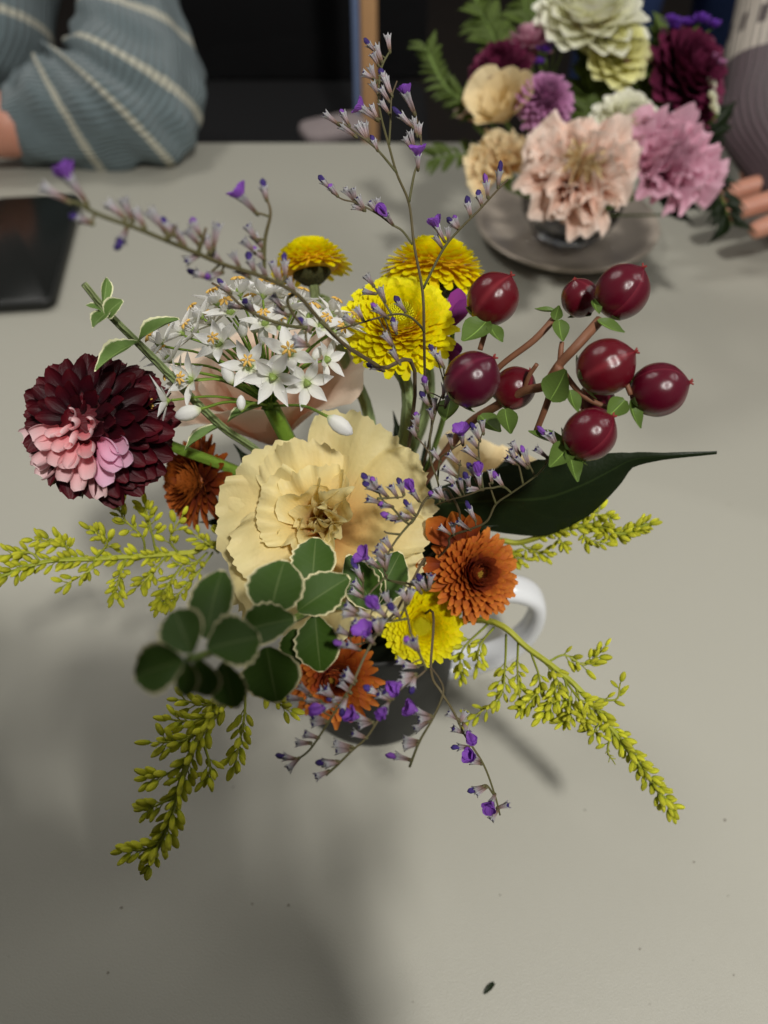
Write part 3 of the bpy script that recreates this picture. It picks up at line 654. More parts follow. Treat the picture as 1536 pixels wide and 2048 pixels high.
# filler leaves deep in the bouquet
dark = leaf_meshes('dark', 'dark_leaf', 3, prof=[.05, .2, .32, .36, .33, .25, .15, .06, .01], fold=.3, bend=.4, wav=.02)
FL = [[((800, 1180, .335), (775, 1030, .315), 90, (-.2, .2)), ((860, 1150, .335), (905, 1000, .322), 110, (.3, .1)), ((830, 1130, .34), (850, 890, .325), 100, (0, .2))],
      [((760, 1060, .345), (740, 850, .335), 90, (-.1, .3)), ((720, 1040, .345), (640, 900, .335), 80, (-.3, .3)), ((820, 1020, .35), (790, 820, .345), 80, (0, .3))],
      [((900, 1100, .335), (1010, 960, .325), 100, (.3, .2)), ((960, 1040, .335), (1030, 900, .33), 90, (.2, .3)), ((860, 1060, .33), (985, 1050, .312), 70, (.2, -.2))],
      [((560, 1010, .335), (470, 890, .325), 70, (-.3, .3)), ((600, 1000, .34), (560, 860, .335), 70, (-.1, .3)), ((520, 1060, .335), (400, 1040, .325), 60, (-.4, 0))],
      [((780, 1160, .322), (700, 1080, .306), 80, (-.2, .1)), ((820, 1180, .325), (810, 1090, .315), 76, (.1, .1)), ((640, 1200, .33), (560, 1180, .315), 80, (-.3, -.1))]]
for i, (ls, lb) in enumerate(zip(FL, ['dark leaves between the apricot bloom and the bronze chrysanthemum', 'dark leaves behind the apricot bloom below the yellow chrysanthemum stems', 'dark leaves under the cream rose and berry stems', 'dark leaves behind the dark bronze chrysanthemum', 'dark leaves under the apricot bloom at the mug rim'])):
    t = new_stemmed('leafy_sprig', lb, 'foliage')
    for q, (a, b, wp, tl) in enumerate(ls): leaf(t, dark, q, a, b, wp, tl)
    m_ = sum((P(*x[0]) for x in ls), Vector()) / 3; stem_to_mug(t, [m_], .0012, .0014)

# --- hypericum berries
def berry_m():
    b = MB(); prof = [(.02, -1.0), (.35, -.96), (.72, -.72), (.95, -.3), (1.0, .05), (.93, .42), (.74, .74), (.45, .96), (.2, 1.08), (.06, 1.14)]
    pr = smooth_path([Vector((r, z, 0)) for r, z in prof], 3)
    b.add(*lathe([(max(.01, p.x), p.y) for p in pr], 42, fn=lambda a, s: 1 - .045 * max(0, math.cos(3 * a)) ** 24 * math.sin(math.pi * s))); return b.mesh('berry')
def tip_m():
    b = MB()
    for q in range(3):
        a = q * 2.09; c_, s_ = math.cos(a), math.sin(a)
        b.add(*tube([Vector((.02 * c_, .02 * s_, 1.08)), Vector((.04 * c_, .04 * s_, 1.18)), Vector((.12 * c_, .12 * s_, 1.25))], lambda s: .06 - .03 * s, 6))
    return b.mesh('style')
m_berry, m_tip = berry_m(), tip_m(); m_berry.materials.append(MT['berry']); m_tip.materials.append(MT['berry_tip'])
sep = leaf_meshes('sepal', 'olive_leaf', 3, prof=[.12, .34, .46, .48, .42, .32, .18, .06], fold=.35, bend=-.35)
t = new_stemmed('hypericum_branch', 'branch of glossy dark red berries with small green leaves on the right', 'berries')
D = .246
def wood(pts, r0, r1, nm='twig'):
    mk(nm, tube(local(t, smooth_path([P(*q) for q in pts], 6)), lambda s: r0 + (r1 - r0) * s, 9), 'wood_stem', t)
stem_to_mug(t, [P(1120, 732, D), P(1093, 770, .252), P(1048, 782, .26), P(993, 812, .272), P(933, 852, .29), P(880, 920, .31)], .0014, .0017, 'wood_stem')
wood([(1093, 768, .252), (1118, 730, .248), (1155, 690, .244), (1200, 640, D)], .0013, .0016)
wood([(960, 780, .272), (1003, 730, .262), (1068, 680, .256), (1113, 632, .254)], .0009, .0012)
wood([(1073, 862, .262), (1093, 810, .255), (1108, 765, .251)], .0010, .0012)
wood([(1075, 858, .262), (1105, 872, .256), (1140, 878, .250)], .0009, .0008)
wood([(1120, 732, .248), (1122, 700, .247), (1124, 684, .247)], .0010, .0007)
wood([(1048, 778, .262), (1058, 752, .258), (1074, 728, .255)], .0008, .0007)
wood([(1200, 690, .245), (1240, 740, .243), (1262, 790, .243)], .0009, .0008)
wood([(1120, 735, .25), (1165, 790, .247), (1225, 820, .245)], .0009, .0008)
wood([(960, 700, .262), (972, 660, .26), (980, 630, .258)], .0009, .0009)
for i, (u, v, rp, tu, tv, d) in enumerate([(985, 599, 51, 1018, 556, .258), (1160, 597, 37, 1150, 560, .262), (1243, 585, 53, 1286, 535, .246), (943, 760, 55, 985, 718, .250), (1028, 777, 42, 1062, 740, .268),
        (1210, 735, 56, 1272, 703, .243), (1315, 780, 54, 1382, 764, .244), (1178, 870, 52, 1228, 832, .242), (1193, 800, 36, 1180, 790, .262)]):
    c_ = P(u, v, d); dv = (P(tu, tv, d - .004) - c_).normalized(); rr = rp * PX(d)
    Mb = Matrix.Translation(c_ - t.location) @ dv.to_track_quat('Z', 'Y').to_matrix().to_4x4() @ Matrix.Rotation(i * 1.3, 4, 'Z') @ Matrix.Diagonal((rr, rr, rr * 1.0, 1))
    bo = part('berry', m_berry, None, t, Mb); part('style', m_tip, None, bo)
    for q in range(4):       # sepals under each berry
        a = q * 1.57 + i; Ms = Matrix.Translation((0, 0, -.98)) @ Matrix.Rotation(a, 4, 'Z') @ Matrix.Rotation(R(8), 4, 'X') @ Matrix.Diagonal((.62, .95, .9, 1))
        part('sepal', sep[q % 3], None, bo, Ms)
for i, (a, b, wp, tl) in enumerate([((1100, 800, .249), (1136, 738, .243), 68, (-.1, .2)), ((1118, 640, .25), (1124, 688, .246), 36, (0, 0)), ((1195, 640, .243), (1246, 672, .240), 34, (.2, .3)), ((1112, 622, .252), (1068, 624, .25), 18, (0, .8)),
        ((975, 640, .256), (925, 690, .252), 62, (-.3, 0)), ((980, 650, .256), (1002, 690, .252), 36, (.3, 0)), ((1250, 800, .243), (1212, 838, .240), 46, (0, 0)), ((1262, 800, .244), (1275, 860, .242), 34, (.4, 0)),
        ((1142, 888, .245), (1096, 940, .240), 52, (-.1, 0)), ((1140, 890, .245), (1150, 968, .241), 40, (.2, 0)), ((1130, 885, .250), (1052, 872, .247), 36, (0, .6)), ((1010, 818, .262), (1020, 874, .256), 44, (0, .2)),
        ((900, 800, .27), (890, 850, .262), 48, (-.2, .1)), ((1140, 780, .247), (1152, 828, .244), 34, (.3, .1)), ((960, 830, .275), (1000, 870, .27), 46, (.1, .2)), ((1110, 640, .252), (1118, 610, .25), 26, (.1, .4)), ((1188, 600, .246), (1196, 632, .243), 24, (.2, .2))]):
    leaf(t, sep, i, a, b, wp, tl)

# --- purple statice pieces behind the berries
t = new_stemmed('statice', 'magenta papery petals peeking out left of the topmost left berry', 'flower')
pm = petal_meshes('stat', 'magenta', 3, prof=BROAD, cup=.3, curl=.4)
for i, (bu, bv, tu, tv, wp) in enumerate([(910, 640, 915, 578, 44), (905, 650, 935, 600, 36), (900, 712, 870, 690, 40), (905, 715, 912, 684, 36), (900, 720, 920, 705, 30)]):
    a, b = P(bu, bv, .292), P(tu, tv, .290); y = b - a; x = y.cross(-FW).normalized(); z = x.cross(y).normalized()
    part('petal', pm[i % 3], None, t, axes(x * wp * PX(.29), y, z * y.length, a - t.location))
stem_to_mug(t, [P(905, 660, .293), P(900, 740, .30), P(880, 860, .315)], .0009, .0012)

# --- goldenrod
def gbud():
    b = MB(); b.add(*lathe([(.05, 0), (.15, .12), (.215, .4), (.20, .68), (.13, .9), (.05, 1)], 8, fn=lambda a, s: 1 + .10 * math.cos(4 * a))); m = b.mesh('bud'); m.materials.append(MT['gold_bud']); return m
m_gb = cached('gbud', gbud)
def goldenrod(label, pts, branches, seed, bl=24, first=.0, dens=1.0):
    """pts: main stem from the mug side outwards; branches: (start fraction, [(u,v,d)...], buds)"""
    t = new_stemmed('goldenrod', label, 'flower'); rg = random.Random(seed)
    main = smooth_path([P(*q) for q in pts], 8); n = len(main)
    fine = MB(); nb = 0
    stem_to_mug(t, list(reversed([P(*q) for q in pts])), .0007, .0014, 'gold_stem')
    def put(p, dv, L):
        nonlocal nb
        if nb >= 295: return
        nb += 1
        M = Matrix.Translation(p - t.location) @ dv.to_track_quat('Z', 'Y').to_matrix().to_4x4() @ Matrix.Rotation(rg.uniform(0, 6), 4, 'Z') @ Matrix.Diagonal((L * rg.uniform(.85, 1.15), L * rg.uniform(.85, 1.15), L, 1))
        part('bud', m_gb, None, t, M)
    def cluster(path, count, s0=.2):
        m = len(path) - 1
        for i in range(count):
            s = s0 + (1 - s0) * i / max(1, count - 1); x = s * m; k_ = min(int(x), m - 1); p = path[k_].lerp(path[k_ + 1], x - k_)
            tg = (path[k_ + 1] - path[k_]).normalized()
            sv = tg.orthogonal().normalized(); sv.rotate(Matrix.Rotation(i * 2.4 + rg.uniform(-.5, .5), 3, tg))
            dv = (tg * rg.uniform(.5, 1.0) + sv * (rg.uniform(.5, .9) if s < .97 else .15)).normalized()
            L = bl * 1.06 * PX(.285) * rg.uniform(.8, 1.2)
            q = p + dv * L * rg.uniform(.2, .6)
            fine.add(*tube([p - t.location, q - t.location + dv * .0002], .00022, 4)); put(q, dv, L)
    cluster(main[int(n * first):], int(80 * dens), .1)
    for s, bp, cnt in branches:
        i = int(s * (n - 1)); pth_ = smooth_path([main[i]] + [P(*q) for q in bp], 5)
        fine.add(*tube(local(t, pth_), lambda a: .00050 - .0002 * a, 6)); cluster(pth_, int(cnt * 1.6), .3)
    part('branchlets', fine.mesh('branchlets'), 'gold_stem', t, stuff=True)
    return t
goldenrod('yellow green goldenrod spray arching down to the right past the mug handle',
    [(965, 1240, .312), (1060, 1300, .300), (1150, 1370, .292), (1225, 1460, .290), (1290, 1545, .292), (1342, 1618, .295)],
    [(.12, [(1010, 1330, .295), (1000, 1390, .29), (945, 1435, .288)], 14), (.2, [(1080, 1370, .292), (1045, 1415, .288)], 14), (.3, [(1110, 1390, .288), (1090, 1425, .286)], 14), (.36, [(1140, 1420, .286), (1130, 1440, .284)], 12),
     (.4, [(1170, 1440, .286), (1165, 1430, .284)], 12), (.28, [(1130, 1310, .296), (1170, 1330, .295), (1205, 1300, .296)], 14), (.05, [(960, 1290, .306), (955, 1330, .304)], 7), (.03, [(925, 1300, .305), (922, 1350, .303)], 9),
     (.46, [(1230, 1400, .288), (1240, 1368, .288)], 4), (.55, [(1190, 1460, .287), (1195, 1465, .286)], 5), (.24, [(1110, 1350, .294), (1120, 1400, .29)], 12), (.15, [(1035, 1340, .294), (1040, 1400, .29)], 9), (.33, [(1160, 1400, .288), (1195, 1420, .287)], 10), (.6, [(1215, 1500, .288), (1225, 1520, .287)], 5)], 11, 22, .45)
goldenrod('yellow green goldenrod spray reaching to the left frame edge under the dahlia',
    [(470, 1105, .325), (380, 1106, .315), (290, 1112, .306), (190, 1118, .298), (100, 1122, .292), (30, 1142, .288), (-50, 1175, .284)],
    [(.35, [(285, 1075, .298), (250, 1040, .292), (235, 1010, .29)], 10), (.5, [(215, 1085, .295), (190, 1065, .292)], 10), (.3, [(300, 1050, .30), (290, 1015, .298)], 12), (.22, [(340, 1080, .305), (360, 1040, .302)], 6), (.62, [(130, 1090, .292), (80, 1080, .29)], 12),
     (.72, [(60, 1105, .289), (20, 1110, .288)], 9), (.4, [(240, 1150, .296), (230, 1190, .294)], 10), (.5, [(180, 1140, .294), (130, 1170, .291)], 7), (.18, [(350, 1150, .302), (330, 1180, .298), (320, 1205, .297)], 14), (.1, [(400, 1140, .308), (360, 1185, .30), (335, 1205, .297)], 12),
     (.25, [(310, 1140, .30), (280, 1170, .296)], 10), (.05, [(440, 1060, .312), (455, 1000, .306)], 9), (.08, [(420, 1090, .312), (390, 1070, .31)], 8), (.12, [(390, 1125, .308), (350, 1130, .306)], 9)], 12, 22, .15)
goldenrod('yellow green goldenrod spray hanging down at lower left below the cream edged leaves',
    [(520, 1340, .285), (455, 1400, .262), (395, 1480, .252), (360, 1570, .248), (335, 1650, .247), (300, 1728, .247)],
    [(.15, [(420, 1410, .258), (365, 1400, .255)], 9), (.2, [(400, 1440, .254), (345, 1440, .252)], 10), (.3, [(370, 1480, .25), (320, 1485, .248)], 10), (.12, [(490, 1420, .266), (480, 1480, .262), (472, 1520, .26)], 12), (.38, [(420, 1530, .252), (415, 1550, .251)], 7),
     (.5, [(330, 1550, .247), (305, 1555, .246)], 7), (.66, [(315, 1610, .245), (296, 1615, .245)], 7), (.8, [(325, 1680, .246), (310, 1690, .246)], 4), (.92, [(285, 1700, .246), (256, 1700, .245)], 8), (.02, [(540, 1390, .282), (575, 1420, .28)], 8)], 13, 23, .12)
goldenrod('short yellow green goldenrod tip showing below the broad dark leaf at right',
    [(960, 1090, .335), (1040, 1085, .325), (1120, 1060, .315), (1190, 1050, .31), (1240, 1068, .307), (1295, 1048, .305)],
    [(.1, [(1020, 1105, .326), (1040, 1120, .324)], 10), (.2, [(1060, 1100, .322), (1090, 1105, .32)], 10), (.5, [(1140, 1030, .312), (1170, 1015, .31)], 9), (.6, [(1190, 1030, .309), (1220, 1035, .308)], 9), (.55, [(1170, 1075, .31), (1200, 1085, .308)], 8), (.4, [(1120, 1080, .314), (1125, 1090, .313)], 5)], 14, 21, .2)

# --- sea lavender
def calyx_m(seed=0):
    b = MB(); rg = random.Random(seed + 3); ph = [rg.uniform(.75, 1.25) for _ in range(5)]
    prof = [(.06, 0), (.105, .15), (.135, .38), (.155, .62), (.20, .84), (.27, .98), (.21, .96), (.15, .8), (.05, .6)]
    vs, fs, uv = lathe(prof, 20)
    out = []
    for k_, (x, y, z) in enumerate(vs):
        a = math.atan2(y, x); t5 = max(0, math.cos(5 * a)) ** .7; f = ph[int(((a + math.pi) / 6.2832 * 5 + .5) % 5)]; m_ = max(0, z - .3)
        rr = 1 + .30 * m_ * (t5 - .5) * f - .10 * (1 - t5) * (z > .1)
        out.append((x * rr + .05 * z * z * (ph[0] - 1) * 4, y * rr + .05 * z * z * (ph[1] - 1) * 4, z + (.16 * f * (t5 - .35) if z > .9 else 0)))
    b.add(out, fs, uv); return b.mesh('floret')
def plug_m():
    b = MB(); b.add(*lathe([(.02, .62), (.10, .75), (.13, .90), (.11, 1.0), (.03, 1.04)], 9, fn=lambda a, s: 1 + .35 * math.cos(3 * a + 5 * s))); return b.mesh('corolla')
def shut_m(seed=0):
    rg = random.Random(seed); b = MB(); tw = rg.uniform(2, 6); h = rg.uniform(1.3, 1.65); kx = rg.uniform(-.1, .1)
    vs, fs, uv = lathe([(.05, .7), (.11, .86), (.155, 1.0), (.17, .62 * h + .3), (.145, .8 * h + .15), (.09, .95 * h), (.02, h)], 12, fn=lambda a, s: 1 + .34 * math.cos(4 * a + tw * s) * s + .15 * math.cos(2 * a))
    b.add([(x + kx * (z - .7), y, z + .04 * math.cos(3 * math.atan2(y, x))) for x, y, z in vs], fs, uv); return b.mesh('corolla')
def open_m(seed):
    b = MB(); rg = random.Random(seed); bel = (64, 56, 70, 46)[seed % 4]
    for q in range(5):
        el = bel + rg.uniform(-14, 14); pg = petal_geo([.12, .20, .32, .42, .45, .38, .16], .55, .1 if seed % 2 else .45, tipnotch=.0, seed=q + seed * 9, ns=7, nt=6)
        b.add(*pg, M=Matrix.Translation((0, 0, .8)) @ Matrix.Rotation(q * 1.2566 + rg.uniform(-.2, .2), 4, 'Z') @ Matrix.Rotation(R(el), 4, 'X') @ Matrix.Scale(.74, 4))
    b.add(*lathe([(.03, .5), (.10, .8), (.16, 1.0), (.10, .95)], 8)); return b.mesh('corolla')
m_cals = [calyx_m(q) for q in range(5)]
for m in m_cals: m.materials.append(MT['calyx'])
m_plug = plug_m(); m_plug.materials.append(MT['corolla_dark'])
m_shuts = [shut_m(q) for q in range(6)]
for q, m in enumerate(m_shuts): m.materials.append(MT['corolla' if q in (1, 4) else 'corolla_dark'])
m_open = [open_m(i) for i in range(4)]
for m in m_open: m.materials.append(MT['corolla'])
def lavender(label, main, branches, florets, r0=.00042, foot=None):
    t = new_stemmed('sea_lavender', label, 'flower'); b = MB(); segs = []; rg = random.Random(len(florets) * 7 + 1)
    stem_to_mug(t, [P(*q) for q in main], r0 * .72, r0 * 1.15, 'lav_stem')
    segs += smooth_path([P(*q) for q in main], 8)
    for br in branches:
        sp_ = smooth_path([P(*q) for q in br], 6); segs += sp_
        b.add(*tube(local(t, sp_), lambda s: r0 * (.95 - .4 * s), 6))
    px_seg = []
    for p in segs:
        rel = p - CAM; dd = rel.dot(FW); px_seg.append((768 + rel.dot(RT) / dd * F, 1024 - rel.dot(UP) / dd * F, dd))
    for i, f in enumerate(florets):
        tu, tv, bu, bv, kd = f[:5]
        dd = f[5] if len(f) > 5 else min(px_seg, key=lambda q: (q[0] - bu) ** 2 + (q[1] - bv) ** 2)[2]
        base = P(bu, bv, dd); L2 = math.hypot(tu - bu, tv - bv) * PX(dd)
        L = max(L2, .0042); dz = rg.uniform(-.0008, .0012) + (.0026 if kd == 'o' else 0)
        if kd == 'o': L = max(.0046, L2 * .85)
        elif kd == 'b': L = max(.0036, L2 * .74)
        L = min(L, .0075)
        tip = P(tu, tv, dd - dz); dv = (tip - base).normalized()
        sc = L; wf = min(1.5, max(.9, .0052 / L))
        M = Matrix.Translation(base - t.location) @ dv.to_track_quat('Z', 'Y').to_matrix().to_4x4() @ Matrix.Rotation(rg.uniform(0, 6), 4, 'Z') @ Matrix.Diagonal((sc * wf, sc * wf, sc, 1))
        fo = part('floret', m_cals[(i * 7) % 5], None, t, M)
        if kd == 'w': part('corolla', m_plug, None, fo)
        elif kd == 'b': part('corolla', m_shuts[(i * 5 + len(florets)) % 6], None, fo)
        else:
            s_ = .0061 / sc; part('corolla', m_open[i % 4], None, fo, Matrix.Translation((0, 0, .9 * (1 - s_) * .6)) @ Matrix.Diagonal((s_ / wf, s_ / wf, s_, 1)))
        near = min(segs, key=lambda q: (q - base).length)
        if (near - base).length > .0006: b.add(*tube(local(t, smooth_path([near, near.lerp(base, .5) + dv * .0004, base + dv * .0004], 4)), r0 * .55, 5))
        br_ = lathe([(.03, -.12), (.10, -.02), (.11, .12), (.07, .26)], 7)
        b.add(*br_, M=M)
    part('branchlets', b.mesh('branchlets'), 'lav_stem', t, stuff=True)
    return t
d = .262
lavender('tall upright sea lavender stem with violet flowers above the yellow chrysanthemums',
    [(781, 100, .268), (763, 136, .268), (757, 190, .267), (762, 232, .266), (778, 292, .265), (794, 348, .264), (818, 407, .263), (828, 489, .262), (845, 582, .260), (848, 666, .264), (850, 760, .278), (855, 900, .30)],
    [[(778, 290, .265), (781, 243, .265), (783, 196, .264), (794, 162, .264)], [(794, 346, .264), (760, 305, .263), (738, 285, .262), (690, 250, .26), (672, 244, .26)], [(818, 405, .263), (828, 350, .262), (836, 325, .262), (842, 275, .262), (830, 226, .262)],
     [(825, 489, .262), (805, 462, .260), (784, 449, .259), (754, 427, .258), (713, 406, .257), (686, 399, .256), (664, 386, .256)], [(846, 578, .260), (885, 501, .258), (918, 460, .257), (962, 416, .256), (997, 378, .255), (1016, 359, .255)],
     [(848, 664, .264), (839, 650, .257), (814, 631, .252), (779, 630, .25), (707, 650, .25), (673, 660, .252)], [(784, 630, .25), (767, 603, .249), (745, 568, .248)]],
    [(775, 72, 780, 104, 'w'), (751, 92, 765, 126, 'w'), (738, 88, 752, 104, 'b'), (748, 112, 757, 132, 'w'), (729, 147, 748, 158, 'w'), (740, 133, 752, 164, 'w'), (744, 165, 757, 190, 'w'), (763, 146, 774, 166, 'b'), (768, 155, 784, 192, 'w'), (762, 178, 779, 204, 'w'), (761, 202, 779, 228, 'w'),
     (717, 211, 755, 241, 'o'), (743, 211, 756, 240, 'w'), (810, 180, 830, 230, 'o'), (792, 221, 827, 256, 'b'), (826, 237, 834, 272, 'w'), (838, 249, 840, 274, 'w'), (820, 264, 829, 298, 'w'), (811, 280, 823, 297, 'w'), (836, 306, 836, 340, 'o'),
     (650, 228, 678, 250, 'w'), (680, 216, 699, 252, 'b'), (682, 252, 712, 274, 'w'), (714, 249, 736, 282, 'w'), (728, 247, 738, 281, 'w'), (743, 275, 756, 302, 'b'),
     (641, 357, 662, 378, 'b'), (660, 372, 676, 393, 'b'), (689, 377, 711, 404, 'w'), (705, 380, 712, 404, 'w'), (715, 396, 730, 421, 'w'), (713, 415, 729, 421, 'w'), (740, 404, 756, 427, 'w'), (755, 398, 761, 424, 'w'), (771, 430, 786, 450, 'o'),
     (1000, 333, 996, 376, 'b'), (970, 354, 976, 396, 'b'), (958, 390, 964, 412, 'b'), (933, 397, 942, 434, 'b'), (908, 434, 919, 458, 'b'), (905, 447, 918, 459, 'b'), (871, 446, 889, 483, 'o'), (896, 458, 897, 482, 'w'), (869, 472, 886, 497, 'w'),
     (688, 633, 708, 650, 'w'), (711, 615, 727, 640, 'w'), (699, 640, 712, 648, 'w'), (735, 555, 748, 573, 'w'), (728, 583, 752, 588, 'w'), (761, 574, 770, 604, 'w'), (791, 596, 811, 624, 'b'), (740, 607, 776, 636, 'b', .238), (786, 642, 793, 668, 'b', .24), (766, 668, 788, 694, 'w', .235), (782, 700, 800, 728, 'w', .235)], .00046)
lavender('sea lavender stem leaning far left over the white umbel, its tip out of focus',
    [(150, 404, .163), (200, 430, .168), (270, 455, .175), (330, 480, .182), (390, 505, .19), (450, 530, .199), (520, 552, .208), (590, 586, .218), (640, 640, .228), (690, 690, .238), (760, 735, .252), (830, 790, .275)],
    [[(528, 552, .21), (530, 480, .206), (541, 426, .203), (530, 388, .202)], [(615, 655, .225), (580, 652, .226), (529, 637, .228), (486, 614, .23), (455, 585, .231), (424, 566, .232)], [(590, 586, .219), (575, 600, .221), (586, 628, .223), (612, 660, .226)],
     [(395, 508, .191), (405, 480, .189), (412, 455, .188)], [(640, 642, .228), (660, 660, .23), (690, 690, .234)], [(330, 480, .182), (345, 468, .181), (350, 450, .180)]],
    [(90, 376, 140, 405, 'w'), (136, 352, 174, 408, 'o', .166), (150, 432, 186, 448, 'b'), (216, 406, 252, 438, 'w'), (246, 402, 266, 442, 'w'), (242, 482, 254, 456, 'b'), (300, 424, 338, 468, 'w'), (330, 446, 350, 472, 'b'), (345, 456, 362, 486, 'w'), (382, 436, 402, 474, 'b'), (376, 462, 398, 490, 'w'),
     (435, 450, 426, 500, 'w'), (388, 515, 402, 508, 'w'), (426, 508, 446, 528, 'w'), (382, 543, 418, 556, 'b', .2), (426, 550, 446, 545, 'b', .2), (464, 508, 480, 536, 'w'), (497, 515, 510, 545, 'b'), (523, 534, 534, 556, 'w'), (568, 510, 571, 556, 'b', .215), (551, 534, 562, 566, 'w'), (545, 525, 556, 560, 'w'),
     (530, 384, 534, 402, 'b'), (478, 386, 514, 428, 'o', .203), (496, 452, 514, 482, 'w'), (487, 482, 512, 506, 'w'), (506, 470, 528, 500, 'w'), (510, 500, 530, 520, 'b'), (270, 420, 290, 456, 'w'), (318, 438, 334, 470, 'w'), (356, 470, 372, 496, 'w'), (410, 470, 420, 505, 'w'),
     (445, 568, 462, 586, 'b'), (462, 612, 486, 616, 'w'), (494, 607, 510, 626, 'b'), (545, 592, 566, 618, 'w'), (561, 622, 577, 632, 'w'), (611, 653, 622, 666, 'b'), (586, 673, 616, 690, 'w'), (596, 690, 618, 692, 'w'), (736, 728, 768, 742, 'b', .252), (480, 540, 500, 556, 'w'), (575, 560, 590, 586, 'w')], .0006)
lavender('sea lavender sprig spreading right over the broad dark leaf',
    [(1092, 930, .250), (1070, 953, .252), (1023, 986, .256), (992, 1008, .259), (973, 1043, .262), (939, 1059, .266), (900, 1075, .275), (870, 1120, .295)],
    [[(1070, 953, .252), (1062, 936, .25), (1056, 925, .249)], [(1046, 968, .254), (1040, 940, .252), (1036, 926, .251)], [(1023, 986, .256), (1006, 973, .254), (985, 976, .253), (966, 978, .253), (935, 990, .255), (900, 1000, .26), (870, 1010, .27)], [(992, 1008, .259), (984, 985, .256), (978, 966, .254)],
     [(880, 1010, .268), (877, 970, .264), (864, 930, .262), (857, 904, .262), (833, 873, .262)], [(875, 960, .264), (880, 920, .262), (893, 906, .26), (925, 885, .259)], [(966, 978, .254), (961, 935, .254), (957, 893, .254), (964, 868, .254)], [(862, 930, .262), (860, 875, .262), (868, 838, .262), (880, 800, .262), (892, 775, .262)], [(913, 975, .257), (918, 945, .257), (921, 920, .257)]],
    [(1013, 915, 1034, 929, 'w'), (1020, 898, 1037, 926, 'w'), (1042, 890, 1059, 934, 'b'), (1023, 884, 1040, 910, 'w'), (1033, 914, 1055, 936, 'w'), (1081, 858, 1112, 890, 'b', .245), (1100, 866, 1114, 890, 'w', .245), (1070, 897, 1096, 916, 'w'),
     (957, 946, 960, 974, 'o'), (938, 930, 950, 955, 'b'), (944, 938, 955, 966, 'w'), (988, 946, 1007, 974, 'b'), (980, 941, 984, 966, 'w'), (932, 953, 940, 976, 'b'), (921, 958, 925, 982, 'w'), (896, 956, 914, 972, 'w'), (934, 978, 966, 979, 'w'), (887, 934, 914, 954, 'w'), (896, 907, 920, 929, 'w'), (924, 870, 926, 890, 'o'), (899, 868, 904, 895, 'w'), (943, 848, 960, 882, 'b'), (964, 841, 967, 868, 'w'), (941, 879, 956, 896, 'w'), (929, 896, 956, 918, 'w'),
     (863, 901, 881, 923, 'w'), (833, 830, 836, 852, 'b'), (824, 860, 834, 876, 'w'), (831, 846, 836, 862, 'w'), (848, 760, 856, 786, 'b'), (847, 793, 858, 812, 'b'), (891, 769, 886, 796, 'w'), (899, 790, 890, 815, 'b'), (867, 796, 870, 826, 'w'), (860, 820, 866, 842, 'w'), (873, 708, 888, 735, 'w', .24), (866, 702, 876, 722, 'b', .24),
     (934, 1006, 951, 1042, 'b'), (879, 1053, 900, 1068, 'w'), (905, 1046, 908, 1070, 'w'), (914, 1042, 940, 1060, 'w'), (908, 975, 920, 990, 'w')], .0004)
lavender('sea lavender sprig lying across the right edge of the apricot bloom',
    [(752, 968, .236), (765, 1000, .236), (785, 1016, .237), (816, 1047, .239), (832, 1033, .243), (856, 994, .25), (900, 985, .268), (900, 1080, .30)],
    [[(754, 997, .235), (780, 996, .236), (806, 994, .238)], [(828, 1038, .241), (801, 1069, .238), (780, 1100, .236), (768, 1135, .236), (775, 1160, .237)], [(855, 996, .25), (870, 995, .25), (886, 998, .25)], [(775, 1150, .238), (745, 1180, .236), (728, 1196, .235), (726, 1145, .234)], [(801, 1069, .238), (775, 1066, .237), (768, 1062, .237)]],
    [(727, 950, 748, 976, 'b'), (742, 953, 760, 984, 'b'), (732, 968, 756, 984, 'b'), (765, 983, 776, 995, 'w'), (780, 970, 795, 995, 'w'), (801, 969, 808, 990, 'b'), (733, 997, 766, 1007, 'w'), (766, 1009, 786, 1014, 'b'), (826, 982, 838, 1002, 'o'), (812, 1006, 830, 1030, 'b'), (774, 1032, 798, 1038, 'b'), (792, 1038, 815, 1040, 'b'), (802, 1030, 826, 1037, 'w'),
     (865, 989, 884, 998, 'b'), (878, 978, 887, 999, 'w'), (888, 990, 900, 1004, 'w'), (768, 1076, 784, 1100, 'w'), (756, 1088, 776, 1108, 'w'), (753, 1102, 770, 1120, 'w'), (728, 1112, 754, 1132, 'o'), (735, 1118, 758, 1136, 'b'), (706, 1125, 726, 1162, 'b'), (709, 1165, 726, 1183, 'w'), (700, 1180, 727, 1196, 'w'), (758, 1110, 770, 1138, 'w'), (776, 1108, 772, 1140, 'w'), (840, 1158, 852, 1180, 'b', .225), (862, 1154, 858, 1178, 'w', .225), (832, 1168, 842, 1186, 'w', .225)], .0004)
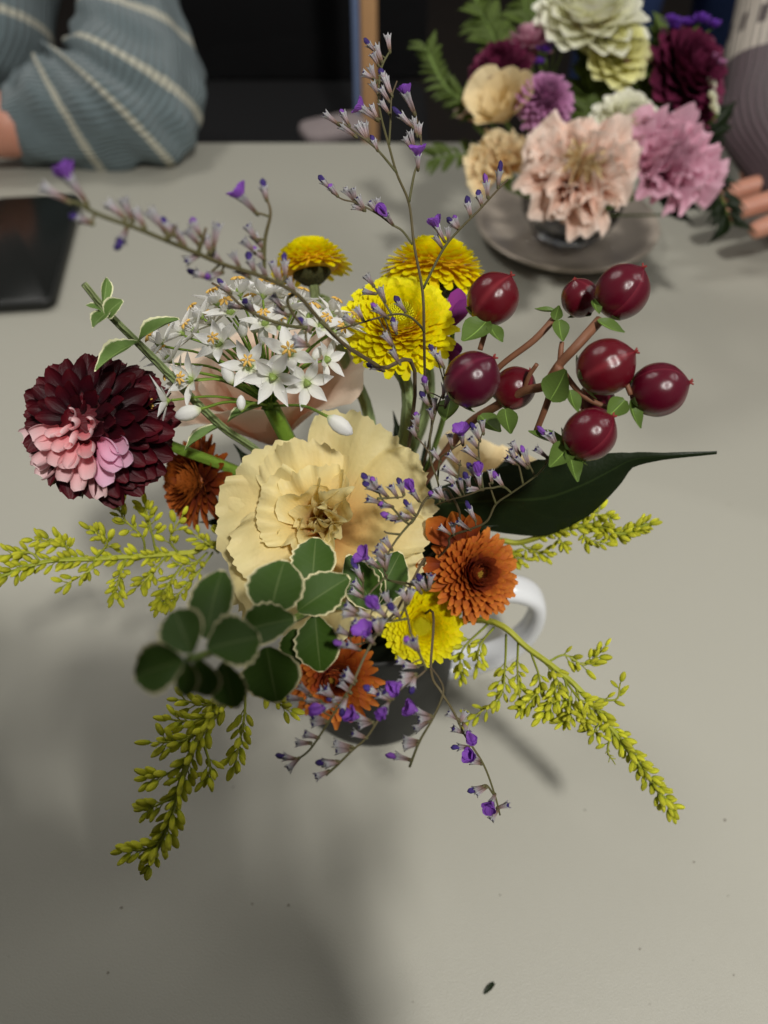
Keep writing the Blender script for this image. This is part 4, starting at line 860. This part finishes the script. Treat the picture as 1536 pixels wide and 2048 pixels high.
lavender('sea lavender sprig hanging down the front of the charcoal mug',
    [(587, 1524, .226), (618, 1501, .224), (649, 1457, .222), (688, 1395, .220), (707, 1363, .219), (731, 1309, .220), (762, 1255, .222), (790, 1225, .226), (816, 1180, .238), (850, 1120, .27)],
    [[(652, 1550, .226), (675, 1530, .225), (701, 1504, .224), (733, 1475, .223), (759, 1436, .222), (795, 1384, .221), (837, 1353, .221), (852, 1340, .222)], [(852, 1340, .222), (847, 1325, .222), (824, 1274, .223), (816, 1237, .225), (810, 1200, .23), (830, 1150, .25)],
     [(819, 1534, .226), (839, 1483, .225), (866, 1436, .224), (886, 1387, .224), (880, 1360, .226), (858, 1330, .226)], [(816, 1237, .225), (780, 1242, .221), (740, 1236, .22), (700, 1224, .22)], [(762, 1256, .222), (730, 1285, .219), (690, 1290, .218)]],
    [(694, 1343, 712, 1362, 'w'), (693, 1356, 708, 1368, 'w'), (682, 1367, 702, 1386, 'w'), (598, 1370, 622, 1392, 'w'), (642, 1381, 664, 1394, 'w'), (653, 1378, 668, 1396, 'w'), (620, 1400, 642, 1402, 'w'), (581, 1396, 604, 1398, 'w'), (669, 1398, 690, 1398, 'b'), (688, 1410, 694, 1392, 'b'), (650, 1414, 672, 1408, 'o'), (626, 1434, 653, 1442, 'w'), (628, 1448, 653, 1444, 'w'), (613, 1468, 637, 1476, 'w'), (594, 1487, 622, 1486, 'w'), (558, 1512, 592, 1518, 'b'), (582, 1531, 598, 1516, 'w'),
     (738, 1378, 762, 1392, 'b'), (763, 1392, 780, 1400, 'w'), (777, 1391, 786, 1398, 'w'), (770, 1416, 778, 1404, 'o'), (707, 1432, 740, 1441, 'o'), (719, 1450, 746, 1444, 'w'), (703, 1466, 733, 1476, 'w'), (668, 1485, 705, 1494, 'w'), (672, 1502, 702, 1500, 'w'), (635, 1526, 676, 1523, 'b'), (642, 1549, 658, 1542, 'w'), (660, 1528, 680, 1524, 'w'),
     (822, 1418, 862, 1432, 'o'), (829, 1458, 858, 1442, 'w'), (852, 1436, 866, 1434, 'w'), (807, 1478, 838, 1483, 'w'), (808, 1494, 836, 1488, 'w'), (779, 1511, 822, 1520, 'b'), (795, 1321, 822, 1330, 'w'), (818, 1332, 836, 1334, 'w'), (805, 1366, 826, 1356, 'o'), (826, 1368, 830, 1350, 'b'), (812, 1350, 832, 1348, 'w'),
     (756, 1216, 772, 1234, 'o', .212), (725, 1228, 746, 1236, 'w', .213), (694, 1212, 716, 1226, 'w', .213), (696, 1228, 716, 1230, 'w', .213), (786, 1218, 800, 1234, 'b', .215), (778, 1208, 792, 1230, 'w', .215), (802, 1184, 816, 1206, 'w', .22), (822, 1186, 816, 1208, 'w', .22), (709, 1245, 730, 1262, 'w', .212), (750, 1246, 756, 1268, 'w', .212), (764, 1244, 760, 1268, 'w', .212), (730, 1266, 748, 1288, 'o', .212), (679, 1286, 706, 1294, 'b', .213), (679, 1261, 704, 1272, 'w', .213), (699, 1290, 720, 1300, 'w', .213), (814, 1279, 832, 1300, 'b', .215), (829, 1285, 838, 1304, 'w', .215), (735, 1196, 748, 1220, 'w', .213), (770, 1190, 780, 1214, 'w', .215)], .0004)
lavender('small sea lavender tip trailing over the table right of the mug',
    [(1000, 1630, .262), (989, 1588, .26), (967, 1529, .256), (929, 1469, .252), (908, 1425, .25), (882, 1383, .248), (862, 1340, .255), (860, 1220, .29)],
    [[(988, 1590, .26), (972, 1570, .258), (955, 1578, .257)]],
    [(903, 1430, 918, 1440, 'w'), (927, 1432, 918, 1446, 'w'), (932, 1458, 926, 1446, 'o'), (914, 1461, 928, 1466, 'w'), (909, 1494, 938, 1494, 'b'), (947, 1514, 960, 1520, 'o'), (950, 1524, 964, 1528, 'b'), (941, 1583, 968, 1572, 'b'), (961, 1582, 974, 1574, 'w'), (985, 1602, 990, 1588, 'o'), (988, 1630, 997, 1618, 'w'), (1008, 1612, 994, 1616, 'w')], .0004)

# ================================================================== FAR BOUQUET ON ITS DISH
dc = on_table(1128, 468); dc.z = 0
t = thing('saucer', 'round tarnished silver saucer under the far bouquet', 'saucer', dc)
sr = 178 * PX((on_table(1128, 468) - CAM).dot(FW))
mk('dish', lathe([(.001, .002), (.5 * sr, .002), (.6 * sr, .003), (.9 * sr, .010), (sr, .013), (sr * 1.01, .0145), (sr, .0155), (.9 * sr, .0125), (.62 * sr, .006), (.55 * sr, .0065), (.5 * sr, .005), (.001, .005)], 64, False), 'pewter', t)
g = thing('glass_bowl', 'small clear glass bowl on the silver saucer holding the far bouquet', 'bowl', dc + Vector((.002, .0, .0055)))
mk('bowl', lathe([(.001, 0), (.030, 0), (.034, .004), (.043, .02), (.047, .045), (.0465, .047), (.045, .045), (.041, .02), (.031, .006), (.001, .005)], 60, False, lambda a, s: 1 + .03 * math.cos(10 * a)), 'glass', g)
FB = dc + Vector((.002, 0, .02))
def far_stem(t, pos, face, r=.0018):
    z = Vector(face).normalized()
    mk('stem', tube(local(t, smooth_path([pos - z * .004, pos - z * .02, t.location], 6)), r, 7), 'stem', t)
nf = [0]
def far_flower(name, label, cat='flower'):
    nf[0] += 1; a = nf[0] * 2.4; return thing(name, label, cat, FB + Vector((.012 * math.cos(a), .012 * math.sin(a), 0)))
def carnation(label, u, v, d, rpx, face, mat, seed, n=26, mat2=None):
    t = far_flower('carnation', label); pos = P(u, v, d); H = frame(pos, face); rad = rpx * PX(d)
    for i in range(n):
        fr = i / n; e1 = 78 - 78 * (fr ** 1.0)
        wrap_petal(t, H, i * 2.4 + .3 * seed, rad * (.75 + .55 * fr), R(46 + 14 * (1 - fr)), 80, e1, .001, -.3 * rad * fr, .15, 2.2, .03, mat2 if (mat2 and i < 7) else mat, seed * 50 + i, 9, 22, .8)
    calyx_cup(t, H, rad * .4, 'stem', 1.2); far_stem(t, pos, face)
carnation('large ruffled peach pink carnation at the front of the far bouquet', 1142, 378, .53, 130, facing(-.02, .12, 1), 'carn_peach', 1, 30, 'carn_tan')
carnation('ruffled mauve pink carnation at the right of the far bouquet', 1312, 356, .55, 122, facing(.25, .2, 1), 'carn_mauve', 2, 28)
carnation('tan and cream carnation at the left of the far bouquet behind the peach one', 1006, 345, .555, 80, facing(-.5, .3, .8), 'carn_tan', 3, 20)
def far_rose(label, u, v, d, rpx, face, mat, seed, n=12):
    t = far_flower('rose', label); pos = P(u, v, d); H = frame(pos, face); rad = rpx * PX(d)
    for i in range(n):
        fr = 1 - i / n; wrap_petal(t, H, i * 2.4, rad * (.75 + .55 * fr), R(55), 55 + 20 * (1 - fr), 40 + 45 * (1 - fr), .002, -.25 * rad, .03, 1.3, 0, mat, seed * 40 + i, 9, 12, .8)
    far_stem(t, pos, face)
far_rose('smooth cream rose behind the lilac flower in the far bouquet', 1006, 228, .555, 84, facing(-.5, .3, .9), 'cream_rose', 4)
far_rose('small peach rose at the left edge of the far bouquet', 945, 232, .575, 40, facing(-.6, .5, .5), 'carn_peach', 5, 8)
def far_mum(label, u, v, d, rpx, face, mat, n, seed, prof=POINT, el1=-15, dome=.3, wid=1.1, name='aster'):
    t = far_flower(name, label); pos = P(u, v, d); H = frame(pos, face); rad = rpx * 1.15 * PX(d)
    ms = petal_meshes('far' + ('b' if prof is BROAD else 'p'), mat, 3, prof=prof, cup=.4, curl=.3, ns=5)
    spiral_head(t, H, rad, n, ms, 84, el1, .4, .75, .32, dome, wid, seed, 1.0); far_stem(t, pos, face)
    mk('core', lathe([(rad * .1, -rad * .2), (rad * .35, 0), (rad * .3, rad * .2), (rad * .02, rad * .35)], 12), mat, t, Matrix.Translation(-t.location) @ H)
far_mum('round lilac pompon flower above the peach carnation', 1090, 207, .535, 54, facing(.02, .2, 1), 'lilac', 190, 21, SPOON, -50, .5, .8)
far_mum('cream many petalled flower between the two big carnations', 1250, 252, .55, 66, facing(.05, .3, 1), 'cream', 90, 22, BROAD, wid=.9)
far_mum('large creamy white bloom at the top of the far bouquet', 1178, 45, .56, 100, facing(0, .5, .9), 'cream', 100, 23, BROAD, wid=.9, name='dahlia')
far_mum('greenish white bloom below the large creamy one', 1228, 108, .56, 66, facing(.15, .1, 1), 'white_green', 80, 24, BROAD, wid=.9)
far_mum('dark wine red flower at the upper left of the far bouquet', 1000, 150, .565, 62, facing(-.5, .3, .8), 'bg_burg', 80, 25, BROAD, wid=.9, name='dahlia')
far_mum('dark wine red flower at the upper right of the far bouquet', 1365, 150, .57, 84, facing(.4, .1, .9), 'bg_burg', 90, 26, BROAD, wid=.9, name='dahlia')
far_mum('second wine red flower under the purple statice at right', 1385, 215, .575, 50, facing(.5, 0, .8), 'bg_burg', 60, 27, BROAD, wid=.9, name='dahlia')
far_mum('dusty pink aster at the upper left beside a purple sprig', 1062, 98, .57, 56, facing(-.2, 1, .4), 'carn_mauve', 80, 28)
for lb, bits, mt in (('purple statice sprig above the right wine red flower', [(1340, 48, 24), (1370, 52, 22), (1400, 46, 26), (1425, 56, 22), (1350, 58, 18)], 'purple'), ('purple statice sprig beside the dusty pink aster', [(1110, 92, 22), (1090, 105, 20), (1130, 85, 18), (1078, 128, 16)], 'purple'), ('violet sprig behind the wine red flower on the right', [(1425, 120, 18), (1440, 130, 16), (1260, 112, 14), (1250, 125, 14)], 'lilac')):
    t = far_flower('statice', lb); fm = petal_meshes('stf', mt, 2, prof=BROAD, cup=.4, curl=.4, ns=4)
    pos0 = P(bits[0][0], bits[0][1], .56)
    for (u, v, rp) in bits:
        H = frame(P(u, v, .555), facing(0, .8, .6)); spiral_head(t, H, rp * PX(.555), 11, fm, 80, 10, .6, .9, .2, .1, 1.0, u)
        mk('branchlet', tube(local(t, [P(u, v, .556), pos0 - Vector((0, 0, .03))]), .0007, 5), 'stem', t)
    far_stem(t, pos0 - Vector((0, 0, .03)), (0, 0, 1), .0012)
t = far_flower('button_flower', 'two pale yellow button blooms beside the right wine red flower')
bm_ = petal_meshes('btn', 'cream', 2, prof=BROAD, cup=.5, curl=.6, ns=4)
for u, v in ((1418, 168), (1420, 196), (1424, 218)):
    H = frame(P(u, v, .56), facing(.5, .2, .8)); spiral_head(t, H, 15 * PX(.56), 20, bm_, 85, 0, .6, .9, .2, .2, 1.0, u)
far_stem(t, P(1420, 200, .565), (0, 0, 1), .001)
fern = leaf_meshes('fern', 'fern', 3, prof=[.05, .3, .45, .45, .35, .2, .02], fold=.2, bend=.3)
def sprig(label, pts, n, lw, ll, seed, mat_ms=fern):
    t = far_flower('leafy_sprig', label, 'foliage'); rg = random.Random(seed); sp = smooth_path([P(*q) for q in pts], 8)
    mk('stem', tube(local(t, [t.location] + sp), .0008, 6), 'stem', t); m = len(sp) - 1
    for i in range(n):
        s = i / (n - 1); x = s * m; k_ = min(int(x), m - 1); p = sp[k_].lerp(sp[k_ + 1], x - k_); tg = (sp[k_ + 1] - sp[k_]).normalized(); sv = tg.cross(FW).normalized() * (1 if i % 2 else -1)
        y = (tg * rg.uniform(.5, .9) + sv * rg.uniform(.6, 1) - FW * rg.uniform(-.4, .4)).normalized(); L = ll * PX(pts[0][2]) * rg.uniform(.7, 1.2)
        z = (-FW + UP * .4 + Vector((rg.uniform(-.4, .4), 0, 0))).normalized(); xx = y.cross(z).normalized(); z = xx.cross(y)
        part('leaf', mat_ms[i % 3], None, t, axes(xx * L * lw, y * L, z * L, p - t.location))
sprig('feathery green fern arching left out of the far bouquet', [(985, 250, .57), (930, 205, .565), (885, 165, .56), (852, 95, .56)], 40, .35, 42, 1)
sprig('green fern frond standing at the top left of the far bouquet', [(1010, 130, .59), (985, 70, .60), (960, 20, .61), (930, -60, .62)], 34, .5, 60, 2)
sprig('green foliage behind the creamy bloom of the far bouquet', [(1080, 110, .60), (1060, 50, .61), (1040, -30, .62)], 24, .55, 60, 3)
sprig('olive foliage under the greenish white bloom', [(1170, 260, .58), (1180, 190, .575), (1200, 130, .57)], 30, .6, 60, 4)
sprig('olive foliage under the purple statice at right', [(1290, 230, .585), (1300, 150, .58), (1330, 80, .575)], 30, .6, 56, 5)
sprig('small leaved green sprig beside the hand at the right', [(1400, 320, .575), (1440, 390, .57), (1462, 450, .565)], 28, .5, 50, 6, dark)
sprig('dark leaves at the heart of the far bouquet', [(1180, 350, .60), (1170, 280, .595), (1180, 210, .59), (1280, 180, .59)], 30, .6, 70, 7, dark)
sprig('dark leaves behind the mauve carnation', [(1330, 430, .60), (1400, 330, .60), (1420, 240, .60)], 26, .6, 70, 8, dark)
sprig('pale green sprig low at the left of the far bouquet', [(985, 330, .58), (930, 310, .575), (868, 318, .57)], 18, .4, 40, 9)

# ================================================================== PHONE
a, b, c_, dd = on_table(168, 404), on_table(112, 622), on_table(-160, 622), on_table(-150, 404)
ux = (a - dd); ux.normalize(); yv = Vector((0, 0, 1)).cross(ux); ang = math.atan2((a - b).y, (a - b).x) - math.pi / 2
pw, pl_ = .085, (a - b).length
ph = thing('smartphone', 'black smartphone lying face up at the left table edge', 'phone', (a + b) / 2)
Mp = Matrix.Rotation(ang, 4, 'Z')
mk('case', rounded_slab(-.082, 0, -pl_ / 2, pl_ / 2, .0003, .0098, .010, 6, .002), 'phone_edge', ph, Mp)
mk('screen', rounded_slab(-.079, -.003, -pl_ / 2 + .003, pl_ / 2 - .003, .0096, .0104, .008, 6, .0003), 'phone', ph, Mp)

# ================================================================== PEOPLE
def ring_sweep(rings, seg=28, folds=0., seed=0, caps=True):
    """rings: (inner point, outer point, half thickness along the view, bulge vector)"""
    vs = []; fs = []; uv = []; n = len(rings)
    for i, (a, b, th, dv) in enumerate(rings):
        c_ = (a + b) / 2; h = (b - a) / 2
        for j in range(seg):
            q = 2 * math.pi * j / seg; k_ = 1 + folds * noise.noise(Vector((i * .2, math.cos(q) * 1.3, math.sin(q) * 1.3 + seed)))
            vs.append(c_ + (h * math.cos(q) + dv * th * math.sin(q)) * k_); uv.append((j / seg, i / (n - 1)))
    for i in range(n - 1):
        for j in range(seg):
            x = i * seg + j; y = i * seg + (j + 1) % seg; fs.append((x, y, y + seg, x + seg))
    if caps: fs.append(tuple(range(seg))[::-1]); fs.append(tuple((n - 1) * seg + j for j in range(seg)))
    return vs, fs, uv
def interp_rings(rs, m=4):
    A_ = smooth_path([r[0] for r in rs], m); B_ = smooth_path([r[1] for r in rs], m); n = len(A_); out = []
    for i in range(n):
        x = i / m; k_ = min(int(x), len(rs) - 2); f = x - k_; th = rs[k_][2] * (1 - f) + rs[k_ + 1][2] * f; out.append((A_[i], B_[i], th, -FW))
    return out
def skin_mesh(name, verts, edges, radii, mat, parent, M=None, sub=2):
    m = bpy.data.meshes.new(name); m.from_pydata([tuple(v) for v in verts], edges, []); m.materials.append(MT[mat])
    o = bpy.data.objects.new(name, m); COL.objects.link(o); o.parent = parent
    if M is not None: o.matrix_basis = M
    md = o.modifiers.new('Skin', 'SKIN'); md.use_smooth_shade = True
    for i, r_ in enumerate(radii):
        sv = m.skin_vertices[0].data[i]; sv.radius = (r_, r_) if not isinstance(r_, tuple) else r_; sv.use_root = (i == 0)
    s = o.modifiers.new('Subsurf', 'SUBSURF'); s.levels = sub; s.render_levels = sub
    return o
def hand(parent, wrist, direc, up, mat='skin', mirror=1, curl=.25, fore=None, palm=1.0):
    """a relaxed hand: palm, four fingers, thumb; grown as one surface from the wrist"""
    y = Vector(direc).normalized(); z = Vector(up); z = (z - y * z.dot(y)).normalized(); x = y.cross(z) * mirror
    def L(a, b, c): return wrist + x * a + y * b + z * c
    V = [L(0, 0, 0), L(0, .035, .002), L(0, .062, .004)]; E = [(0, 1), (1, 2)]; Rr = [(.024, .020), (.029 * palm, .024 * palm), (.030 * palm, .022 * palm)]
    for f, (fx, ln, yb) in enumerate(((-.030, .068, .080), (-.010, .078, .086), (.010, .073, .084), (.029, .056, .076))):
        st = len(V); a = 0; pth = [(fx * .8, yb, .004)]; p = Vector((fx, yb, .004)); dirv = Vector((fx * 3, 1, 0)).normalized()
        for s, q in enumerate((.42, .33, .25)):
            a += curl * (1 + .3 * s) * (1 + .12 * f); p = p + Vector((dirv.x, math.cos(a), -math.sin(a))) * ln * q; pth.append(tuple(p))
        for q in pth: V.append(L(*q))
        E += [(2, st), (st, st + 1), (st + 1, st + 2), (st + 2, st + 3)]; Rr += [.0105, .0092, .0084, .0068]
    st = len(V)
    for q in ((-.040, .030, -.004), (-.056, .056, -.012), (-.060, .082, -.018)): V.append(L(*q))
    E += [(1, st), (st, st + 1), (st + 1, st + 2)]; Rr += [.0125, .0105, .0082]
    if fore:
        st = len(V); V.append(Vector(fore)); E.append((0, st)); Rr.append((.034, .030))
    return skin_mesh('hand', local(parent, V), E, Rr, mat, parent)
# --- person at the far left, elbow on the table
MT['knit1'] = knit('blue_grey_knit', A(116, 132, 136, 1.2), A(196, 194, 176, 1.2), [(.182, .011), (.365, .011), (.545, .012), (.727, .012)], 58, 120)
p1 = thing('person', 'person in a blue grey knitted jumper with white stripes, elbow resting on the table', 'person', P(60, 40, .95))
RS = [((20, 172, .775), (38, 322, .800), 58), ((50, 142, .775), (112, 330, .805), 66), ((74, 122, .775), (185, 333, .806), 72), ((90, 112, .775), (255, 334, .806), 76), ((100, 106, .776), (312, 328, .806), 80), ((110, 100, .778), (364, 304, .808), 82),
      ((122, 92, .78), (398, 268, .812), 84), ((136, 76, .785), (412, 200, .818), 84), ((152, 46, .79), (408, 136, .825), 82), ((166, 10, .80), (380, 66, .835), 80), ((176, -50, .81), (345, -20, .845), 78), ((170, -160, .83), (330, -160, .86), 80), ((130, -330, .85), (310, -330, .88), 84)]
mk('sleeve', ring_sweep(interp_rings([(P(*a), P(*b), th * PX(.8), None) for a, b, th in RS], 5), 64, .24, 3), 'knit1', p1, Matrix.Translation(-p1.location))
MT['knit1b'] = knit('blue_grey_knit_body', A(116, 132, 136, 1.2), A(196, 194, 176, 1.2), [(.30, .02), (.62, .02)], 60, 90)
RS2 = [((-260, 190, .93), (60, 170, .93), 120), ((-265, 120, .93), (92, 120, .93), 130), ((-270, 60, .93), (100, 60, .93), 135), ((-270, -20, .94), (110, -20, .94), 140), ((-260, -140, .95), (150, -140, .95), 140), ((-230, -330, .97), (230, -330, .97), 130), ((-120, -450, .98), (120, -450, .98), 90)]
mk('jumper_body', ring_sweep(interp_rings([(P(*a), P(*b), th * PX(.9), None) for a, b, th in RS2], 4), 36, .08, 9), 'knit1b', p1, Matrix.Translation(-p1.location))
hand(p1, P(-95, 262, .782), P(-220, 285, .77) - P(-95, 262, .782), Vector((0, 0, 1)), fore=P(60, 250, .79))
skin_mesh('forearm', local(p1, [P(70, 246, .79), P(10, 250, .788), P(-95, 262, .782)]), [(0, 1), (1, 2)], [(.036, .034), (.034, .033), (.027, .024)], 'skin', p1)
# --- person at the right with patterned jumper, hand beside the far bouquet
def fair(k, u, v, c):
    a = k.math('GREATER_THAN', v, .56); c = k.mix(a, c, A(196, 186, 172, 1.2))
    s = k.math('MULTIPLY', k.math('GREATER_THAN', k.math('SINE', k.math('MULTIPLY', u, 88)), .35), k.math('LESS_THAN', k.math('ABSOLUTE', k.math('SUBTRACT', v, .68)), .035))
    return k.mix(s, c, A(66, 52, 50))
MT['knit2'] = knit('mauve_knit', A(86, 66, 72, 1.2), A(200, 190, 176, 1.2), [], 40, 90, fair)
p2 = thing('person', 'person in a mauve and cream patterned jumper with a hand beside the far bouquet', 'person', P(1640, 40, .95))
RS3 = [((1560, 420, .66), (1690, 350, .68), 50), ((1505, 360, .68), (1660, 290, .70), 60), ((1450, 285, .70), (1640, 235, .73), 72), ((1436, 225, .72), (1630, 200, .76), 80), ((1450, 160, .75), (1640, 160, .80), 84), ((1462, 90, .78), (1660, 90, .83), 86), ((1475, 20, .80), (1690, 20, .85), 88), ((1490, -90, .82), (1720, -90, .87), 92), ((1510, -260, .84), (1750, -260, .89), 96)]
mk('sleeve', ring_sweep(interp_rings([(P(*a), P(*b), th * PX(.76), None) for a, b, th in RS3], 5), 40, .08, 5), 'knit2', p2, Matrix.Translation(-p2.location))
RS4 = [((1600, 190, .97), (1960, 190, .97), 120), ((1590, 60, .97), (1970, 60, .97), 130), ((1590, -140, .98), (1990, -140, .98), 140), ((1560, -330, 1.0), (2020, -330, 1.0), 130), ((1700, -450, 1.0), (1880, -450, 1.0), 90)]
mk('jumper_body', ring_sweep(interp_rings([(P(*a), P(*b), th * PX(.95), None) for a, b, th in RS4], 4), 36, .06, 15), 'knit2', p2, Matrix.Translation(-p2.location))
wr = P(1800, 368, .685)
hand(p2, wr, P(1440, 388, .668) - wr, Vector((0, -.2, 1)), curl=.1, mirror=1, fore=P(1960, 340, .72))
# --- person standing behind in blue jeans
def standing(name, label, x, y, legs, top, skin_head=True, lean=0.0):
    p = thing(name, label, 'person', (x, y, -.745))
    V = [(0, 0, .95), (0, 0, 1.08), (-.09, 0, .90), (-.10, .0, .50), (-.10, .02, .10), (-.10, -.10, .04), (.09, 0, .90), (.11, -.02, .50), (.12, 0, .10), (.12, -.12, .04)]
    skin_mesh('trousers', V, [(0, 1), (0, 2), (2, 3), (3, 4), (4, 5), (0, 6), (6, 7), (7, 8), (8, 9)], [(.15, .11), (.14, .10), (.09, .09), .072, .055, .045, (.09, .09), .072, .055, .045], legs, p)
    return p
standing('person', 'person in blue jeans standing behind the far bouquet', .52, 1.62, 'denim', 'navy')

# ================================================================== DARK BACKGROUND
ch = thing('chair', 'black padded chair standing beyond the table edge', 'chair', (-.16, 1.42, -.745))
mk('seat', rounded_slab(-.24, .24, -.23, .23, .44, .50, .05, 5, .02), 'black_cloth', ch)
mk('backrest', rounded_slab(-.24, .24, -.02, .03, .50, .95, .01, 3, .008), 'black_cloth', ch, Matrix.Translation((0, .22, 0)))
for sx in (-.22, .22):
    for sy in (-.2, .22): mk('leg', tube([Vector((sx, sy, 0)), Vector((sx, sy, .46))], .013, 8), 'black_frame', ch)
ps = thing('post', 'pale wooden post catching warm light in the dark background', 'post', (-.022, 1.28, -.745))
mk('shaft', rounded_slab(-.012, .012, -.012, .012, 0, .95, .004, 3, .002), 'lit_wood', ps)
mk('side_strip', rounded_slab(-.024, -.013, -.010, .010, .0, .95, .004, 3, .002), 'blue_paint', ps)
cl = thing('stool', 'pale grey padded stool corner beside the wooden post', 'stool', (-.075, 1.20, -.745))
mk('seat', rounded_slab(-.05, .05, -.03, .03, .59, .61, .02, 4, .006), 'grey_cloth', cl, Matrix.Rotation(R(25), 4, 'Z'))
for sx in (-.035, .035): mk('leg', tube([Vector((sx, 0, 0)), Vector((sx, 0, .595))], .008, 8), 'black_frame', cl)

# ================================================================== PHOTOGRAPHER (out of the frame, throws the shadow at lower left)
pc = CAM - FW * .012
ph2 = thing('smartphone', 'smartphone held up by the photographer in front of the table', 'phone', pc - UP * .05)
Rp = Matrix(((RT.x, UP.x, -FW.x), (RT.y, UP.y, -FW.y), (RT.z, UP.z, -FW.z))).to_4x4()
mk('case', rounded_slab(-.038, .038, -.085, .075, -.004, .004, .009, 5, .002), 'phone_edge', ph2, Rp)
mk('screen', rounded_slab(-.036, .036, -.083, .073, .0038, .0046, .008, 5, .0003), 'phone', ph2, Rp)
pp = thing('person', 'person in a navy jumper sitting at the near side and taking the picture', 'person', (-.14, -.26, -.30))
wl_, wr_ = pc - RT * .078 - UP * .12 + FW * .0, pc + RT * .060 - UP * .16 - FW * .03
V = [(-.12, -.24, -.30), (-.12, -.22, -.05), (-.12, -.17, .14), (-.10, -.165, .27), (-.31, -.18, .26), (-.28, -.06, .15), (-.180, -.01, .20), (-.122, -.005, .26), tuple(wl_ - UP * .03), (.07, -.19, .26), (.13, -.15, .12), tuple(wr_ - UP * .03)]
skin_mesh('jumper', local(pp, V), [(0, 1), (1, 2), (2, 3), (3, 4), (4, 5), (5, 6), (6, 7), (7, 8), (3, 9), (9, 10), (10, 11)], [(.19, .13), (.19, .12), (.21, .13), (.16, .12), .085, .08, .072, .066, .05, .075, .060, .040], 'navy', pp)
hand(pp, wl_ - RT * .008, UP * .9 + RT * .05, -FW, palm=1.35, curl=.2, mirror=-1, fore=wl_ - UP * .06 - RT * .02)
hand(pp, wr_, UP * .9 - RT * .05, -FW, palm=1.2, curl=.2, mirror=1, fore=wr_ - UP * .06 + RT * .02)
mk('head', lathe([(.005, -.13), (.045, -.115), (.058, -.06), (.072, 0), (.076, .05), (.062, .10), (.03, .125), (.003, .13)], 28, False), 'skin', pp, Matrix.Translation(Vector((-.13, -.20, .56)) - pp.location) @ Matrix.Rotation(R(-25), 4, 'X') @ Matrix.Diagonal((1, 1.2, 1, 1)))
mk('neck', tube(local(pp, [Vector((-.13, -.20, .30)), Vector((-.13, -.20, .46))]), .05, 14), 'skin', pp)
mk('hair', lathe([(.078, -.04), (.083, .02), (.082, .06), (.068, .11), (.035, .138), (.003, .143)], 28, False), 'hair', pp, Matrix.Translation(Vector((-.13, -.215, .565)) - pp.location) @ Matrix.Rotation(R(-15), 4, 'X') @ Matrix.Diagonal((1, 1.2, 1, 1)))

# ================================================================== BITS ON THE TABLE
p = on_table(968, 1988, .0006); fr_ = mk('leaf_fragment', leaf_geo([.04, .10, .13, .12, .08, .02], .3, .5), 'dark_leaf', None, Matrix.Translation(p) @ Matrix.Rotation(R(-48), 4, 'Z') @ Matrix.Scale(.0082, 4))
tag(fr_, 'tiny dark leaf scrap on the bare table near the bottom edge', 'leaf scrap')
b = MB(); rg = random.Random(5)
for (u, v) in [(504, 1807), (577, 1810), (216, 1945), (18, 1913), (243, 1815), (1388, 1724), (1456, 1792), (1280, 1898), (1386, 1920), (1000, 1790), (466, 1574), (1170, 1620), (1468, 1950), (1300, 2008), (826, 2004), (1450, 1640)]:
    p = on_table(u, v, .0003); s = rg.uniform(.0002, .0006); b.add(*lathe([(.1, -.3), (1, 0), (.1, .5)], 6), M=Matrix.Translation(p) @ Matrix.Diagonal((s, s * rg.uniform(.5, 1), s * .6, 1)))
o = part('crumbs', b.mesh('crumbs'), plain('dark_crumb', A(96, 86, 70), .9), None); o['kind'] = 'stuff'; o['label'] = 'scattered dark specks on the grey table'
